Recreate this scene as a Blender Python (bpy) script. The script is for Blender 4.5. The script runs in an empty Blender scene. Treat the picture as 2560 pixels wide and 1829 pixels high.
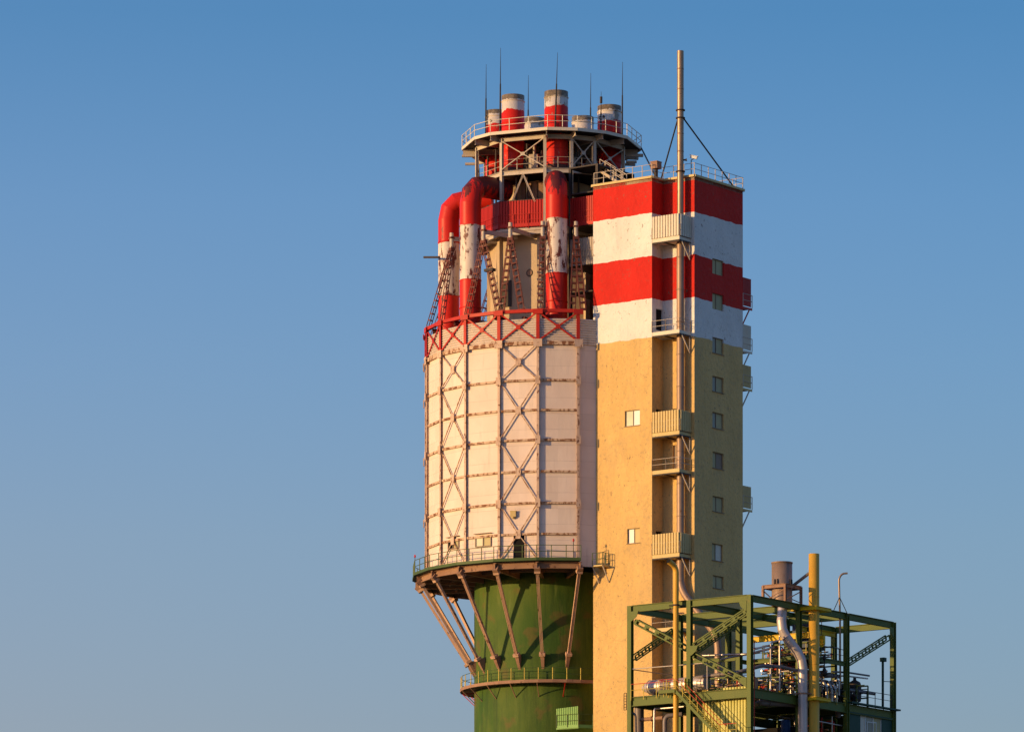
import bpy, math, random
from mathutils import Vector, Matrix
R = math.radians
S = bpy.context.scene
# ------------------------------------------------------------------ camera, sky, sun, exposure
F = 12900.0; HY = 3200.0; CZ = 1.7            # focal length in photo pixels, horizon row, eye height
cam_d = bpy.data.cameras.new('camera'); cam = bpy.data.objects.new('camera', cam_d)
S.collection.objects.link(cam); S.camera = cam
cam.location = (0, 0, CZ); cam.rotation_euler = (R(90), 0, 0)
cam_d.sensor_width = 36; cam_d.lens = 36*F/2560; cam_d.shift_y = (HY-914.5)/2560
cam_d.clip_start = 1; cam_d.clip_end = 20000

SUN_AZ = R(-67); SUN_EL = R(6)                # azimuth measured from "towards the camera", negative = left
sdir = Vector((math.sin(SUN_AZ)*math.cos(SUN_EL), -math.cos(SUN_AZ)*math.cos(SUN_EL), math.sin(SUN_EL)))
sun_d = bpy.data.lights.new('sun', 'SUN'); sun = bpy.data.objects.new('sun', sun_d)
S.collection.objects.link(sun); sun.location = (-300, 100, 300)
sun.rotation_euler = sdir.to_track_quat('Z', 'Y').to_euler()
sun_d.energy = 5.0; sun_d.color = (1, .64, .265); sun_d.angle = R(.5)

W = bpy.data.worlds.new('World'); S.world = W; W.use_nodes = True
wn = W.node_tree.nodes; wl = W.node_tree.links
bg = wn['Background']
sky = wn.new('ShaderNodeTexSky'); sky.sky_type = 'NISHITA'; sky.sun_disc = False
sky.sun_elevation = SUN_EL; sky.sun_rotation = math.atan2(sdir.x, sdir.y)
sky.air_density = 1.0; sky.dust_density = 0.6; sky.ozone_density = 2.0; sky.altitude = 0
# the clear evening sky in view: bluer high up, greyer and pinker low down, a touch deeper towards the right
tcw = wn.new('ShaderNodeTexCoord'); sxw = wn.new('ShaderNodeSeparateXYZ'); wl.new(tcw.outputs['Generated'], sxw.inputs[0])
def wramp(src, a, b, stops):
    mr = wn.new('ShaderNodeMapRange'); mr.inputs['From Min'].default_value = a; mr.inputs['From Max'].default_value = b
    wl.new(src, mr.inputs['Value']); cr = wn.new('ShaderNodeValToRGB'); wl.new(mr.outputs[0], cr.inputs[0])
    e = cr.color_ramp.elements
    while len(e) < len(stops): e.new(.5)
    for el, (x, c) in zip(e, stops): el.position = (x-a)/(b-a); el.color = (*[v/2 for v in c], 1)
    return cr.outputs[0]
def wmul(p, q):
    m = wn.new('ShaderNodeVectorMath'); m.operation = 'MULTIPLY'; wl.new(p, m.inputs[0])
    if isinstance(q, tuple): m.inputs[1].default_value = q
    else: wl.new(q, m.inputs[1])
    return m.outputs[0]
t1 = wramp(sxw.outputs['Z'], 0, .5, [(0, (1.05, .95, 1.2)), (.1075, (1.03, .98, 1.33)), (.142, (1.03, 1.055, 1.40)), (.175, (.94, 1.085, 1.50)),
     (.2045, (.83, 1.075, 1.54)), (.239, (.59, .97, 1.45)), (.34, (1.2, 1.38, 1.98))])  # last stop is above the view, raised to add fill light to shaded faces
t2 = wramp(sxw.outputs['X'], -.1, .1, [(-.1, (1.12, 1.06, 1.05)), (.1, (.88, .94, .95))])
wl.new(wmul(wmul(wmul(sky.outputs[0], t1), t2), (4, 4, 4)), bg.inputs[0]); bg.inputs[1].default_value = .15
S.view_settings.view_transform = 'Standard'; S.view_settings.look = 'None'
S.view_settings.exposure = 0; S.view_settings.gamma = 1
random.seed(7)
# ------------------------------------------------------------------ helpers
V = Vector
def P(px, py, Y): return V(((px-1280)*Y/F, Y, CZ+(HY-py)*Y/F))
def zat(py, Y): return CZ+(HY-py)*Y/F
def on_plane(px, py, p0, d):
    """point where the sight line through a photo pixel meets the vertical plane through p0 along d"""
    u = (px-1280)/F
    den = d.x-u*d.y
    s = (u*p0.y-p0.x)/den
    Y = p0.y+s*d.y
    return V((p0.x+s*d.x, Y, zat(py, Y)))
WLOC = {}
def wloc(o): return WLOC.get(o.name, V((0, 0, 0)))
def tag(o, label, cat, group=None, kind=None):
    o['label'] = label; o['category'] = cat
    if group: o['group'] = group
    if kind: o['kind'] = kind
    return o
def thing(name, loc, label, cat, group=None):
    o = bpy.data.objects.new(name, None); S.collection.objects.link(o)
    o.location = loc; o.empty_display_size = .5; WLOC[o.name] = V(loc)
    return tag(o, label, cat, group)
class MB:
    def __init__(s): s.v = []; s.f = []; s.sm = []
    def add(s, vs, fs, smooth=False):
        b = len(s.v); s.v += [V(v) for v in vs]; s.f += [[b+i for i in f] for f in fs]; s.sm += [smooth]*len(fs); return s
    def box(s, c, h, ax=None):
        c = V(c); X, Y, Z = ax if ax else (V((1, 0, 0)), V((0, 1, 0)), V((0, 0, 1)))
        vs = [c+X*(h[0]*i)+Y*(h[1]*j)+Z*(h[2]*k) for i in (-1, 1) for j in (-1, 1) for k in (-1, 1)]
        return s.add(vs, [(0, 1, 3, 2), (4, 6, 7, 5), (0, 4, 5, 1), (2, 3, 7, 6), (0, 2, 6, 4), (1, 5, 7, 3)])
    def bar(s, p, q, w, h=None, up=(0, 0, 1)):
        p = V(p); q = V(q); h = h or w; d = (q-p); L = d.length
        if L < 1e-6: return s
        d = d/L; up = V(up)
        if abs(d.dot(up)) > .98: up = V((0, 1, 0)) if abs(d.y) < .9 else V((1, 0, 0))
        x = d.cross(up).normalized(); y = x.cross(d).normalized()
        return s.box((p+q)/2, (L/2, w/2, h/2), (d, x, y))
    def ibeam(s, p, q, w, h, t=.03, up=(0, 0, 1)):
        p = V(p); q = V(q); d = (q-p).normalized(); up = V(up)
        if abs(d.dot(up)) > .98: up = V(B)
        x = d.cross(up).normalized(); y = x.cross(d).normalized()
        s.bar(p+y*(h/2-t/2), q+y*(h/2-t/2), w, t, up); s.bar(p-y*(h/2-t/2), q-y*(h/2-t/2), w, t, up)
        return s.bar(p, q, t, h-2*t, up)
    def tube(s, p, q, r, n=10, r2=None, cap=True): return s.path([p, q], r, n, r2, cap)
    def path(s, pts, r, n=10, r2=None, cap=True, mitre=False):
        pts = [V(p) for p in pts]; m = len(pts); r2 = r if r2 is None else r2
        rings = []; prev = None
        for i, p in enumerate(pts):
            d = (pts[min(i+1, m-1)]-pts[max(i-1, 0)]).normalized()
            if prev is None:
                a = V((0, 0, 1)) if abs(d.z) < .9 else V((0, 1, 0))
                x = d.cross(a).normalized()
            else:
                x = (prev-d*prev.dot(d)).normalized()
            prev = x; y = d.cross(x)
            rr = r+(r2-r)*i/(m-1)
            if 0 < i < m-1:
                c = (pts[i+1]-p).normalized().dot((p-pts[i-1]).normalized()); k = 1/max(.75, math.sqrt((1+c)/2))
            else: k = 1
            rings.append([p+(x*math.cos(2*math.pi*j/n)+y*math.sin(2*math.pi*j/n))*rr for j in range(n)])
        vs = [v for g in rings for v in g]
        fs = [(i*n+j, i*n+(j+1) % n, (i+1)*n+(j+1) % n, (i+1)*n+j) for i in range(m-1) for j in range(n)]
        if mitre:
            for i in range(m-1): s.add(rings[i]+rings[i+1], [(j, (j+1) % n, n+(j+1) % n, n+j) for j in range(n)], True)
        else: s.add(vs, fs, True)
        if cap:
            s.add(rings[0][::-1], [tuple(range(n))]); s.add(rings[-1], [tuple(range(n))])
        return s
    def prism(s, poly, z0, z1, smooth=False, caps=True):
        n = len(poly)
        vs = [V((p[0], p[1], z0)) for p in poly]+[V((p[0], p[1], z1)) for p in poly]
        s.add(vs, [(i, (i+1) % n, n+(i+1) % n, n+i) for i in range(n)], smooth)
        if caps: s.add(vs, [tuple(range(n))[::-1], tuple(range(n, 2*n))])
        return s
    def shell(s, poly, z0, z1, t, cen):
        """hollow ring wall following a closed polygon"""
        inn = [V((cen[0], cen[1], 0))+(V((p[0], p[1], 0))-V((cen[0], cen[1], 0)))*(1-t/((V((p[0], p[1], 0))-V((cen[0], cen[1], 0))).length)) for p in poly]
        n = len(poly)
        vs = [V((p[0], p[1], z)) for z in (z0, z1) for p in poly]+[V((p[0], p[1], z)) for z in (z0, z1) for p in inn]
        fs = []
        for i in range(n):
            j = (i+1) % n
            fs += [(i, j, n+j, n+i), (2*n+j, 2*n+i, 3*n+i, 3*n+j), (n+i, n+j, 3*n+j, 3*n+i), (j, i, 2*n+i, 2*n+j)]
        return s.add(vs, fs)
    def lathe(s, c, prof, n=32, smooth=True):
        """prof: list of (r, z) going up"""
        c = V(c); vs = []; m = len(prof)
        for r, z in prof:
            vs += [c+V((r*math.cos(2*math.pi*j/n), r*math.sin(2*math.pi*j/n), z)) for j in range(n)]
        return s.add(vs, [(i*n+j, i*n+(j+1) % n, (i+1)*n+(j+1) % n, (i+1)*n+j) for i in range(m-1) for j in range(n)], smooth)
    def build(s, name, mat, parent=None, bevel=0):
        if parent is None:
            xs = [v.x for v in s.v]; ys = [v.y for v in s.v]; zs = [v.z for v in s.v]
            o0 = V(((min(xs)+max(xs))/2, (min(ys)+max(ys))/2, min(zs)))
        else: o0 = wloc(parent)
        me = bpy.data.meshes.new(name)
        me.from_pydata([tuple(v-o0) for v in s.v], [], s.f); me.update()
        me.polygons.foreach_set('use_smooth', s.sm)
        me.materials.append(mat)
        o = bpy.data.objects.new(name, me); S.collection.objects.link(o)
        if parent is None: o.location = o0
        else: o.parent = parent
        WLOC[o.name] = o0
        return o
def bend(pts, r, n=6):
    """round the corners of a polyline with radius r"""
    pts = [V(p) for p in pts]; out = [pts[0]]
    for i in range(1, len(pts)-1):
        a, b, c = pts[i-1], pts[i], pts[i+1]
        da = (a-b); dc = (c-b); ra = min(r, da.length*.48, dc.length*.48)
        p0 = b+da.normalized()*ra; p1 = b+dc.normalized()*ra
        for k in range(n+1):
            t = k/n; out.append(p0*(1-t)**2+b*(2*t*(1-t))+p1*t*t)
    out.append(pts[-1]); return out

# ------------------------------------------------------------------ materials
def new_mat(name, rough=.7, metal=0):
    m = bpy.data.materials.new(name); m.use_nodes = True
    nt = m.node_tree; b = nt.nodes['Principled BSDF']
    b.inputs['Roughness'].default_value = rough; b.inputs['Metallic'].default_value = metal
    if rough > .3: b.inputs['Specular IOR Level'].default_value = .2
    return m, nt, b
def node(nt, t, **kw):
    n = nt.nodes.new(t)
    for k, v in kw.items(): setattr(n, k, v)
    return n
def noise(nt, scale, vec=(1, 1, 1), detail=5, rough=.6):
    g = node(nt, 'ShaderNodeNewGeometry'); mp = node(nt, 'ShaderNodeMapping')
    mp.inputs['Scale'].default_value = vec; nt.links.new(g.outputs['Position'], mp.inputs[0])
    n = node(nt, 'ShaderNodeTexNoise'); n.inputs['Scale'].default_value = scale
    n.inputs['Detail'].default_value = detail; n.inputs['Roughness'].default_value = rough
    nt.links.new(mp.outputs[0], n.inputs['Vector']); return n.outputs['Fac']
def ramp(nt, fac, a, b, ca=0, cb=1):
    r = node(nt, 'ShaderNodeMapRange'); r.inputs['From Min'].default_value = a; r.inputs['From Max'].default_value = b
    r.inputs['To Min'].default_value = ca; r.inputs['To Max'].default_value = cb
    nt.links.new(fac, r.inputs['Value']); return r.outputs[0]
def mix(nt, fac, a, b):
    m = node(nt, 'ShaderNodeMix', data_type='RGBA')
    for sock, v in ((m.inputs['Factor'], fac), (m.inputs['A'], a), (m.inputs['B'], b)):
        if isinstance(v, (int, float)): sock.default_value = v
        elif isinstance(v, tuple): sock.default_value = (*v, 1)
        else: nt.links.new(v, sock)
    return m.outputs['Result']
def mth(nt, op, a, b=0, c=0):
    m = node(nt, 'ShaderNodeMath', operation=op)
    for i, v in enumerate((a, b, c)):
        if isinstance(v, (int, float)): m.inputs[i].default_value = v
        else: nt.links.new(v, m.inputs[i])
    return m.outputs[0]
def bump(nt, b, h, strength, dist=.05):
    n = node(nt, 'ShaderNodeBump'); n.inputs['Strength'].default_value = strength; n.inputs['Distance'].default_value = dist
    nt.links.new(h, n.inputs['Height']); nt.links.new(n.outputs[0], b.inputs['Normal'])
def posz(nt):
    g = node(nt, 'ShaderNodeNewGeometry'); sp = node(nt, 'ShaderNodeSeparateXYZ'); nt.links.new(g.outputs['Position'], sp.inputs[0]); return sp.outputs['Z']
def paint(name, col, col2=None, rust=0, rcol=(.10, .035, .018), rough=.6, metal=0, streak=0, scol=(.06, .04, .03), rs=1.6, bmp=.15, lscale=.5):
    """painted or bare surface: tone drift, weathering patches, vertical streaks"""
    m, nt, b = new_mat(name, rough, metal)
    col2 = col2 or tuple(c*.82 for c in col)
    c = mix(nt, ramp(nt, noise(nt, lscale), .35, .65), col, col2)
    c = mix(nt, ramp(nt, noise(nt, 9, detail=3), .3, .7, 0, .35), c, tuple(x*.86 for x in col))
    if streak:
        c = mix(nt, ramp(nt, noise(nt, 2.2, (1, 1, .12), 6, .7), .66-.22*streak, .80-.1*streak, 0, .75), c, scol)
    if rust:
        c = mix(nt, ramp(nt, noise(nt, rs, (1, 1, .7), 8, .72), .70-.30*rust, .74-.28*rust), c, rcol)
    nt.links.new(c, b.inputs['Base Color'])
    if bmp: bump(nt, b, noise(nt, 6, detail=6), bmp, .03)
    return m
M = {}
M['redsteel'] = paint('red_painted_steel', (.50, .030, .016), (.40, .022, .014), rust=.12, rcol=(.09, .02, .015), streak=.2, rough=.5)
M['redpaint'] = paint('red_duct_paint', (.56, .025, .014), (.46, .018, .012), rust=.1, rcol=(.10, .02, .018), rough=.42, bmp=.06)
M['beigesteel'] = paint('flaking_beige_steel', (.64, .47, .36), (.54, .37, .27), rust=.50, rcol=(.16, .060, .03), rs=3.4, rough=.7, streak=.3, scol=(.2, .09, .05))
M['ringsteel'] = paint('rusty_ring_steel', (.62, .46, .33), (.5, .33, .22), rust=.72, rcol=(.21, .09, .045), rs=2.6, rough=.75, streak=.3, scol=(.2, .09, .05))
M['strutsteel'] = paint('pinkish_strut_steel', (.60, .38, .26), (.48, .29, .20), rust=.40, rcol=(.14, .06, .035), rs=3, rough=.7)
M['darkrail'] = paint('grimy_rail_steel', (.16, .12, .10), rust=.3, rcol=(.4, .3, .22), rough=.6)
M['palesteel'] = paint('weathered_pale_steel', (.55, .48, .40), (.42, .35, .30), rust=.30, rcol=(.14, .07, .05), rs=2.4, rough=.65, streak=.3)
M['brownsteel'] = paint('brown_weathered_steel', (.34, .20, .13), (.24, .13, .09), rust=.4, rcol=(.10, .045, .03), rough=.7)
M['lattice'] = paint('peeling_lattice_steel', (.17, .055, .042), (.12, .04, .032), rust=.33, rcol=(.55, .42, .32), rs=2.5, rough=.7)
M['darksteel'] = paint('dark_sooty_steel', (.07, .055, .05), (.045, .04, .04), rough=.7)
M['greensteel'] = paint('green_frame_paint', (.085, .122, .022), (.11, .135, .024), rust=.2, rcol=(.20, .13, .025), rs=1.3, streak=.35, scol=(.05, .07, .02), rough=.55)
M['greendark'] = paint('dark_green_cladding', (.014, .055, .040), (.018, .065, .045), rough=.6, streak=.15)
M['greenrail'] = paint('green_rail_paint', (.07, .11, .035), rust=.1, rough=.55)
M['yellow'] = paint('mustard_pipe_paint', (.66, .38, .055), (.60, .32, .04), rust=.14, rcol=(.26, .12, .03), streak=.35, scol=(.28, .14, .04), rough=.45, bmp=.05)
M['brightyellow'] = paint('bright_yellow_paint', (.72, .46, .01), (.6, .40, .01), rust=.12, rcol=(.2, .12, .02), rough=.5)
M['greyduct'] = paint('brown_grey_duct_metal', (.34, .235, .175), (.28, .19, .14), rust=.25, rcol=(.22, .11, .06), streak=.3, scol=(.12, .08, .06), rough=.5, metal=.3)
M['silver'] = paint('aluminium_pipe_jacket', (.60, .51, .48), (.48, .41, .40), rough=.45, metal=.4, bmp=.05, streak=.2, scol=(.2, .16, .15))
M['greypipe'] = paint('grey_pipe_paint', (.20, .17, .165), (.15, .13, .13), rough=.5, metal=.2)
M['wrap'] = paint('foil_wrapped_pipe', (.6, .52, .48), (.2, .17, .16), rust=.3, rcol=(.12, .09, .08), rs=6, rough=.35, metal=.6)
M['stackmetal'] = paint('weathered_flue_metal', (.36, .25, .17), (.26, .18, .13), rust=.3, rcol=(.15, .08, .05), streak=.4, rough=.4, metal=.45)
M['white'] = paint('white_gloss_paint', (.8, .8, .78), rough=.4)
M['cream'] = paint('cream_balcony_sheet', (.60, .46, .21), (.52, .39, .17), rust=.12, rcol=(.25, .14, .07), rough=.55, streak=.2, scol=(.3, .2, .12))
M['whitesheet'] = paint('white_balcony_sheet', (.70, .64, .52), (.60, .54, .44), rust=.12, rcol=(.25, .14, .09), rough=.55, streak=.2, scol=(.35, .28, .22))
M['redsheet'] = paint('red_corrugated_sheet', (.48, .025, .02), (.40, .02, .018), rough=.5, streak=.15, scol=(.15, .02, .02))
M['greensheet'] = paint('green_corrugated_sheet', (.20, .40, .10), (.16, .34, .09), rough=.5)
M['olivesheet'] = paint('yellow_green_sheet', (.55, .52, .15), (.44, .42, .10), rust=.25, rcol=(.05, .07, .02), rs=2.2, streak=.4, scol=(.08, .09, .02), rough=.5)
M['concrete'] = paint('core_concrete', (.52, .40, .27), (.44, .34, .24), rust=.1, rcol=(.22, .14, .09), streak=.4, scol=(.24, .17, .12), rough=.9, bmp=.3)
M['black'] = paint('black_steel', (.03, .028, .028), rough=.5)
M['blue'] = paint('blue_sheet', (.012, .04, .12), rough=.5)
M['redrail'] = paint('red_rail_paint', (.55, .05, .03), rough=.5)
M['yellowrail'] = paint('yellow_rail_paint', (.5, .38, .05), rough=.5)
M['curtain'] = paint('pale_blind', (.72, .68, .5), rough=.6)
M['greyblind'] = paint('grey_blind', (.50, .42, .22), (.36, .33, .19), rough=.6)
M['frame'] = paint('window_frame_paint', (.30, .22, .16), rough=.6)
M['skylamp'] = paint('red_lamp_glass', (.55, .02, .03), rough=.2)
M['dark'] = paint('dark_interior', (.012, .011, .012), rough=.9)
m, nt, b = new_mat('window_glass', .3); b.inputs['Base Color'].default_value = (.24, .23, .18, 1); b.inputs['Specular IOR Level'].default_value = .3; M['glass'] = m
m, nt, b = new_mat('ground_soil', .95)
nt.links.new(mix(nt, noise(nt, .05), (.10, .09, .06), (.16, .14, .10)), b.inputs['Base Color']); M['ground'] = m

def banded(name, bands, first, wob=.06, chips=True, rough=.75, bmp=.55, smooth_=False, streak=.4):
    """wall paint in horizontal bands; bands = [(z_above_which, colour, second colour)]"""
    m, nt, b = new_mat(name, rough)
    z = mth(nt, 'ADD', posz(nt), ramp(nt, noise(nt, .8, detail=6), .3, .7, -wob, wob))
    def tone(c):
        a = mix(nt, ramp(nt, noise(nt, .45, (1, 1, .6)), .35, .68), c, tuple(x*.86 for x in c))
        a = mix(nt, ramp(nt, noise(nt, 1.6, (1, 1, .15), 7, .7), .53, .76, 0, .9*streak), a, tuple(x*.55 for x in c))
        a = mix(nt, ramp(nt, noise(nt, .16, (1, 1, .8), 4), .42, .62, 0, .35), a, tuple(x*.80 for x in c))
        return a
    c = tone(first)
    for zz, col in bands:
        c = mix(nt, ramp(nt, z, zz-.012, zz+.012), c, tone(col))
    if chips:
        c = mix(nt, ramp(nt, noise(nt, 2.6, (1, 1, .75), 9, .68), .630, .655, 0, .7), c, (.17, .12, .08))
        c = mix(nt, ramp(nt, noise(nt, 6.5, (1, 1, .55), 6, .7), .625, .665, 0, .7), c, (.13, .09, .06))
        low = ramp(nt, posz(nt), bands[0][0]-.1, bands[0][0], 1, 0)
        c = mix(nt, mth(nt, 'MULTIPLY', low, ramp(nt, noise(nt, 3.2, (1, 1, .9), 8, .75), .52, .66, 0, .45)), c, (.34, .26, .15))
        c = mix(nt, mth(nt, 'MULTIPLY', low, ramp(nt, noise(nt, .35, (1, 1, .4), 8, .7), .50, .62, 0, .30)), c, (.40, .28, .15))
        # hairline cracks
        g = node(nt, 'ShaderNodeNewGeometry'); vo = node(nt, 'ShaderNodeTexVoronoi', feature='DISTANCE_TO_EDGE'); vo.inputs['Scale'].default_value = 1.15
        mp = node(nt, 'ShaderNodeMapping'); nt.links.new(g.outputs['Position'], mp.inputs[0])
        nd = node(nt, 'ShaderNodeTexNoise'); nd.inputs['Scale'].default_value = 1.3; nd.inputs['Detail'].default_value = 6
        nt.links.new(g.outputs['Position'], nd.inputs['Vector'])
        va = node(nt, 'ShaderNodeVectorMath', operation='ADD'); nt.links.new(mp.outputs[0], va.inputs[0]); nt.links.new(nd.outputs['Color'], va.inputs[1])
        nt.links.new(va.outputs[0], vo.inputs['Vector'])
        ln = ramp(nt, vo.outputs['Distance'], .008, .020, 1, 0)
        msk = ramp(nt, noise(nt, .7, detail=4), .55, .62)
        c = mix(nt, mth(nt, 'MULTIPLY', mth(nt, 'MULTIPLY', ln, msk), .4), c, (.16, .11, .08))
    nt.links.new(c, b.inputs['Base Color'])
    h = mth(nt, 'ADD', noise(nt, 2.2, detail=8, rough=.65), mth(nt, 'MULTIPLY', noise(nt, .5), .8))
    bump(nt, b, h, bmp, .2)
    return m
# ------------------------------------------------------------------ building axes and anchor points
A = V((-.8055, .5927, 0)).normalized()        # along the sunlit faces, going left and away
B = V((.5938, .8046, 0)).normalized()         # along the shaded faces, going right and away
NA = -B; NB = -A                              # outward normals of those faces
Q1 = V((12.582, 463.72, 0)); QL = Q1+A*6.485
Q2 = Q1+B*1.764; Q3 = Q2-A*3.404; Q4 = Q3+B*7.788
C0 = Q1-A*3.404
Q5 = Q4+A*9.889; Q6 = QL+B*.0
TOP = 100.75
gr = MB(); gr.add([(-6000, -500, 0), (6000, -500, 0), (6000, 9000, 0), (-6000, 9000, 0)], [(0, 1, 2, 3)])
g = gr.build('ground', M['ground']); g['kind'] = 'structure'; g['label'] = 'bare dry ground around the plant'

RED = (.60, .020, .012); WHT = (.76, .74, .70); TAN = (.70, .46, .175)
M['stairwall'] = banded('banded_stair_wall', [(86.45, WHT), (89.95, RED), (93.75, WHT), (97.6, RED)], TAN, wob=.07)
stair = thing('stair_tower', ((Q1+Q5)/2), 'tall tan concrete stair tower with red and white bands at the top, notched front corner', 'tower')

def wall_quads(mb, p0, p1, z0, z1, holes, nrm, depth=.22):
    """vertical wall from p0 to p1 with rectangular openings; holes (s0, s1, za, zb) along p0->p1; reveals go inward"""
    d = (p1-p0).normalized(); L = (p1-p0).length
    ss = sorted({0, L, *[h[0] for h in holes], *[h[1] for h in holes]})
    zs = sorted({z0, z1, *[h[2] for h in holes], *[h[3] for h in holes]})
    pt = lambda s, z, k=0: p0+d*s+V((0, 0, z))-nrm*k
    for i in range(len(ss)-1):
        for j in range(len(zs)-1):
            sm = (ss[i]+ss[i+1])/2; zm = (zs[j]+zs[j+1])/2
            if any(h[0] < sm < h[1] and h[2] < zm < h[3] for h in holes): continue
            mb.add([pt(ss[i], zs[j]), pt(ss[i+1], zs[j]), pt(ss[i+1], zs[j+1]), pt(ss[i], zs[j+1])], [(0, 1, 2, 3)])
    for a, b_, c, e in holes:
        for (s0, zA, s1, zB) in ((a, c, b_, c), (b_, c, b_, e), (b_, e, a, e), (a, e, a, c)):
            mb.add([pt(s0, zA), pt(s1, zB), pt(s1, zB, depth), pt(s0, zA, depth)], [(0, 1, 2, 3)])
def px_hole(p0, p1, x0, x1, y0, y1):
    d = (p1-p0).normalized()
    a = on_plane(x0, (y0+y1)/2, p0, d); b_ = on_plane(x1, (y0+y1)/2, p0, d)
    s0 = (V((a.x, a.y, 0))-p0).dot(d); s1 = (V((b_.x, b_.y, 0))-p0).dot(d)
    m_ = on_plane((x0+x1)/2, y0, p0, d); n_ = on_plane((x0+x1)/2, y1, p0, d)
    return (min(s0, s1), max(s0, s1), n_.z, m_.z)
win_right = [px_hole(Q3, Q4, *h) for h in ((1781, 1809, 649, 687), (1781, 1809, 735, 775), (1781, 1809, 845, 884), (1781, 1809, 942, 980), (1781, 1809, 1032, 1071),
             (1781.5, 1809, 1131, 1171), (1781.5, 1809, 1241, 1279), (1780, 1807, 1359, 1401), (1782, 1809, 1439, 1470))]
win_left = [px_hole(QL, Q1, *h) for h in ((1562, 1599.5, 1025, 1064), (1568, 1599.5, 1320, 1357))]
door_side = [px_hole(Q1, Q2, *h) for h in ((1640, 1657, 773, 826), (1640, 1656, 1024, 1082), (1640, 1656, 1328, 1386))]
door_front = [px_hole(Q2, Q3, *h) for h in ((1682, 1696, 1112, 1172), (1682, 1695, 1021, 1078), (1682, 1695, 1330, 1384))]
w = MB()
wall_quads(w, QL, Q1, 0, TOP, win_left, NA)
wall_quads(w, Q1, Q2, 0, TOP, door_side, NB)
wall_quads(w, Q2, Q3, 0, TOP, door_front, NA)
wall_quads(w, Q3, Q4, 0, TOP, win_right, NB)
QLb = QL+B*9.552
bd = [(s, s+1.0, z, z+2.1) for s in (.8,) for z in (71.85, 82.9, 86.3, 90.3)]
wall_quads(w, Q4, QLb, 0, TOP, bd, B); wall_quads(w, QLb, QL, 0, TOP, [], A)
w.build('wall', M['stairwall'], stair)
rp = [QL, Q1, Q2, Q3, Q4, QLb]
r_ = MB(); r_.prism([p+0*A for p in rp], TOP-.3, TOP-.05); r_.build('roof', M['concrete'], stair)
cp = MB()
for i in range(6):
    p, q = rp[i], rp[(i+1) % 6]; d = (q-p).normalized(); n_ = V((d.y, -d.x, 0))
    cp.bar(p+V((0, 0, TOP+.07))+n_*.02-d*.08, q+V((0, 0, TOP+.07))+n_*.02+d*.08, .34, .2)
cp.build('parapet_cap', M['cream'], stair)

def window_in(parent, p0, p1, hole, nrm, panes=(0.5,), mats=('greyblind', 'greyblind'), depth=.16, fmat='frame', fw=.05, sill=True):
    d = (p1-p0).normalized(); a, b_, c, e = hole
    pt = lambda s, z, k: p0+d*s+V((0, 0, z))-nrm*k
    fr = MB()
    for s0, zA, s1, zB in ((a, c+fw/2, b_, c+fw/2), (a, e-fw/2, b_, e-fw/2), (a+fw/2, c, a+fw/2, e), (b_-fw/2, c, b_-fw/2, e)):
        fr.bar(pt(s0, zA, depth), pt(s1, zB, depth), fw, .07, nrm)
    xs = [a]+[a+(b_-a)*t for t in panes]+[b_]
    for x in xs[1:-1]: fr.bar(pt(x, c, depth-.003), pt(x, e, depth-.003), fw, .07, nrm)
    f = fr.build('window', M[fmat], parent)
    for i in range(len(xs)-1):
        g_ = MB(); g_.add([pt(xs[i], c, depth+.02), pt(xs[i+1], c, depth+.02), pt(xs[i+1], e, depth+.02), pt(xs[i], e, depth+.02)], [(0, 1, 2, 3)])
        g_.build('pane', M[mats[i % len(mats)]], f)
    if sill:
        sl = MB(); sl.bar(pt(a-.05, c-.03, -.03), pt(b_+.05, c-.03, -.03), .12, .05, nrm.cross(d)); sl.build('sill', M['frame'], f)
    return f
for i, h in enumerate(win_right):
    ms = ('greyblind', 'glass') if i in (2, 3, 4) else ('greyblind', 'greyblind')
    if i == 7: ms = ('greyblind', 'whitesheet')
    if i in (2, 3, 4): ms = ('glass', 'greyblind')
    if i == 5: ms = ('greyblind', 'frame')
    window_in(stair, Q3, Q4, h, NB, (.42,), ms, sill=i not in (0, 1))
window_in(stair, QL, Q1, win_left[0], NA, (.52,), ('curtain', 'white'), depth=.14)
window_in(stair, QL, Q1, win_left[1], NA, (.5,), ('white', 'cream'), depth=.16)
def door_in(parent, p0, p1, hole, nrm, mat):
    d = (p1-p0).normalized(); a, b_, c, e = hole
    pt = lambda s, z, k: p0+d*s+V((0, 0, z))-nrm*k
    db = MB(); db.box((pt(a, c, .2)+pt(b_, e, .2))/2, ((b_-a)/2, .03, (e-c)/2), (d, nrm, V((0, 0, 1))))
    o = db.build('door', M[mat], parent)
    hb = MB(); hb.tube(pt(a+.12, (c+e)/2-.1, .15), pt(a+.12, (c+e)/2+.1, .15), .02, 6); hb.build('handle', M['darksteel'], o)
for h in door_side: door_in(stair, Q1, Q2, h, NB, 'dark')
for h in door_front: door_in(stair, Q2, Q3, h, NA, 'frame')
for h in bd: door_in(stair, Q4, QLb, h, B, 'dark')

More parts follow.
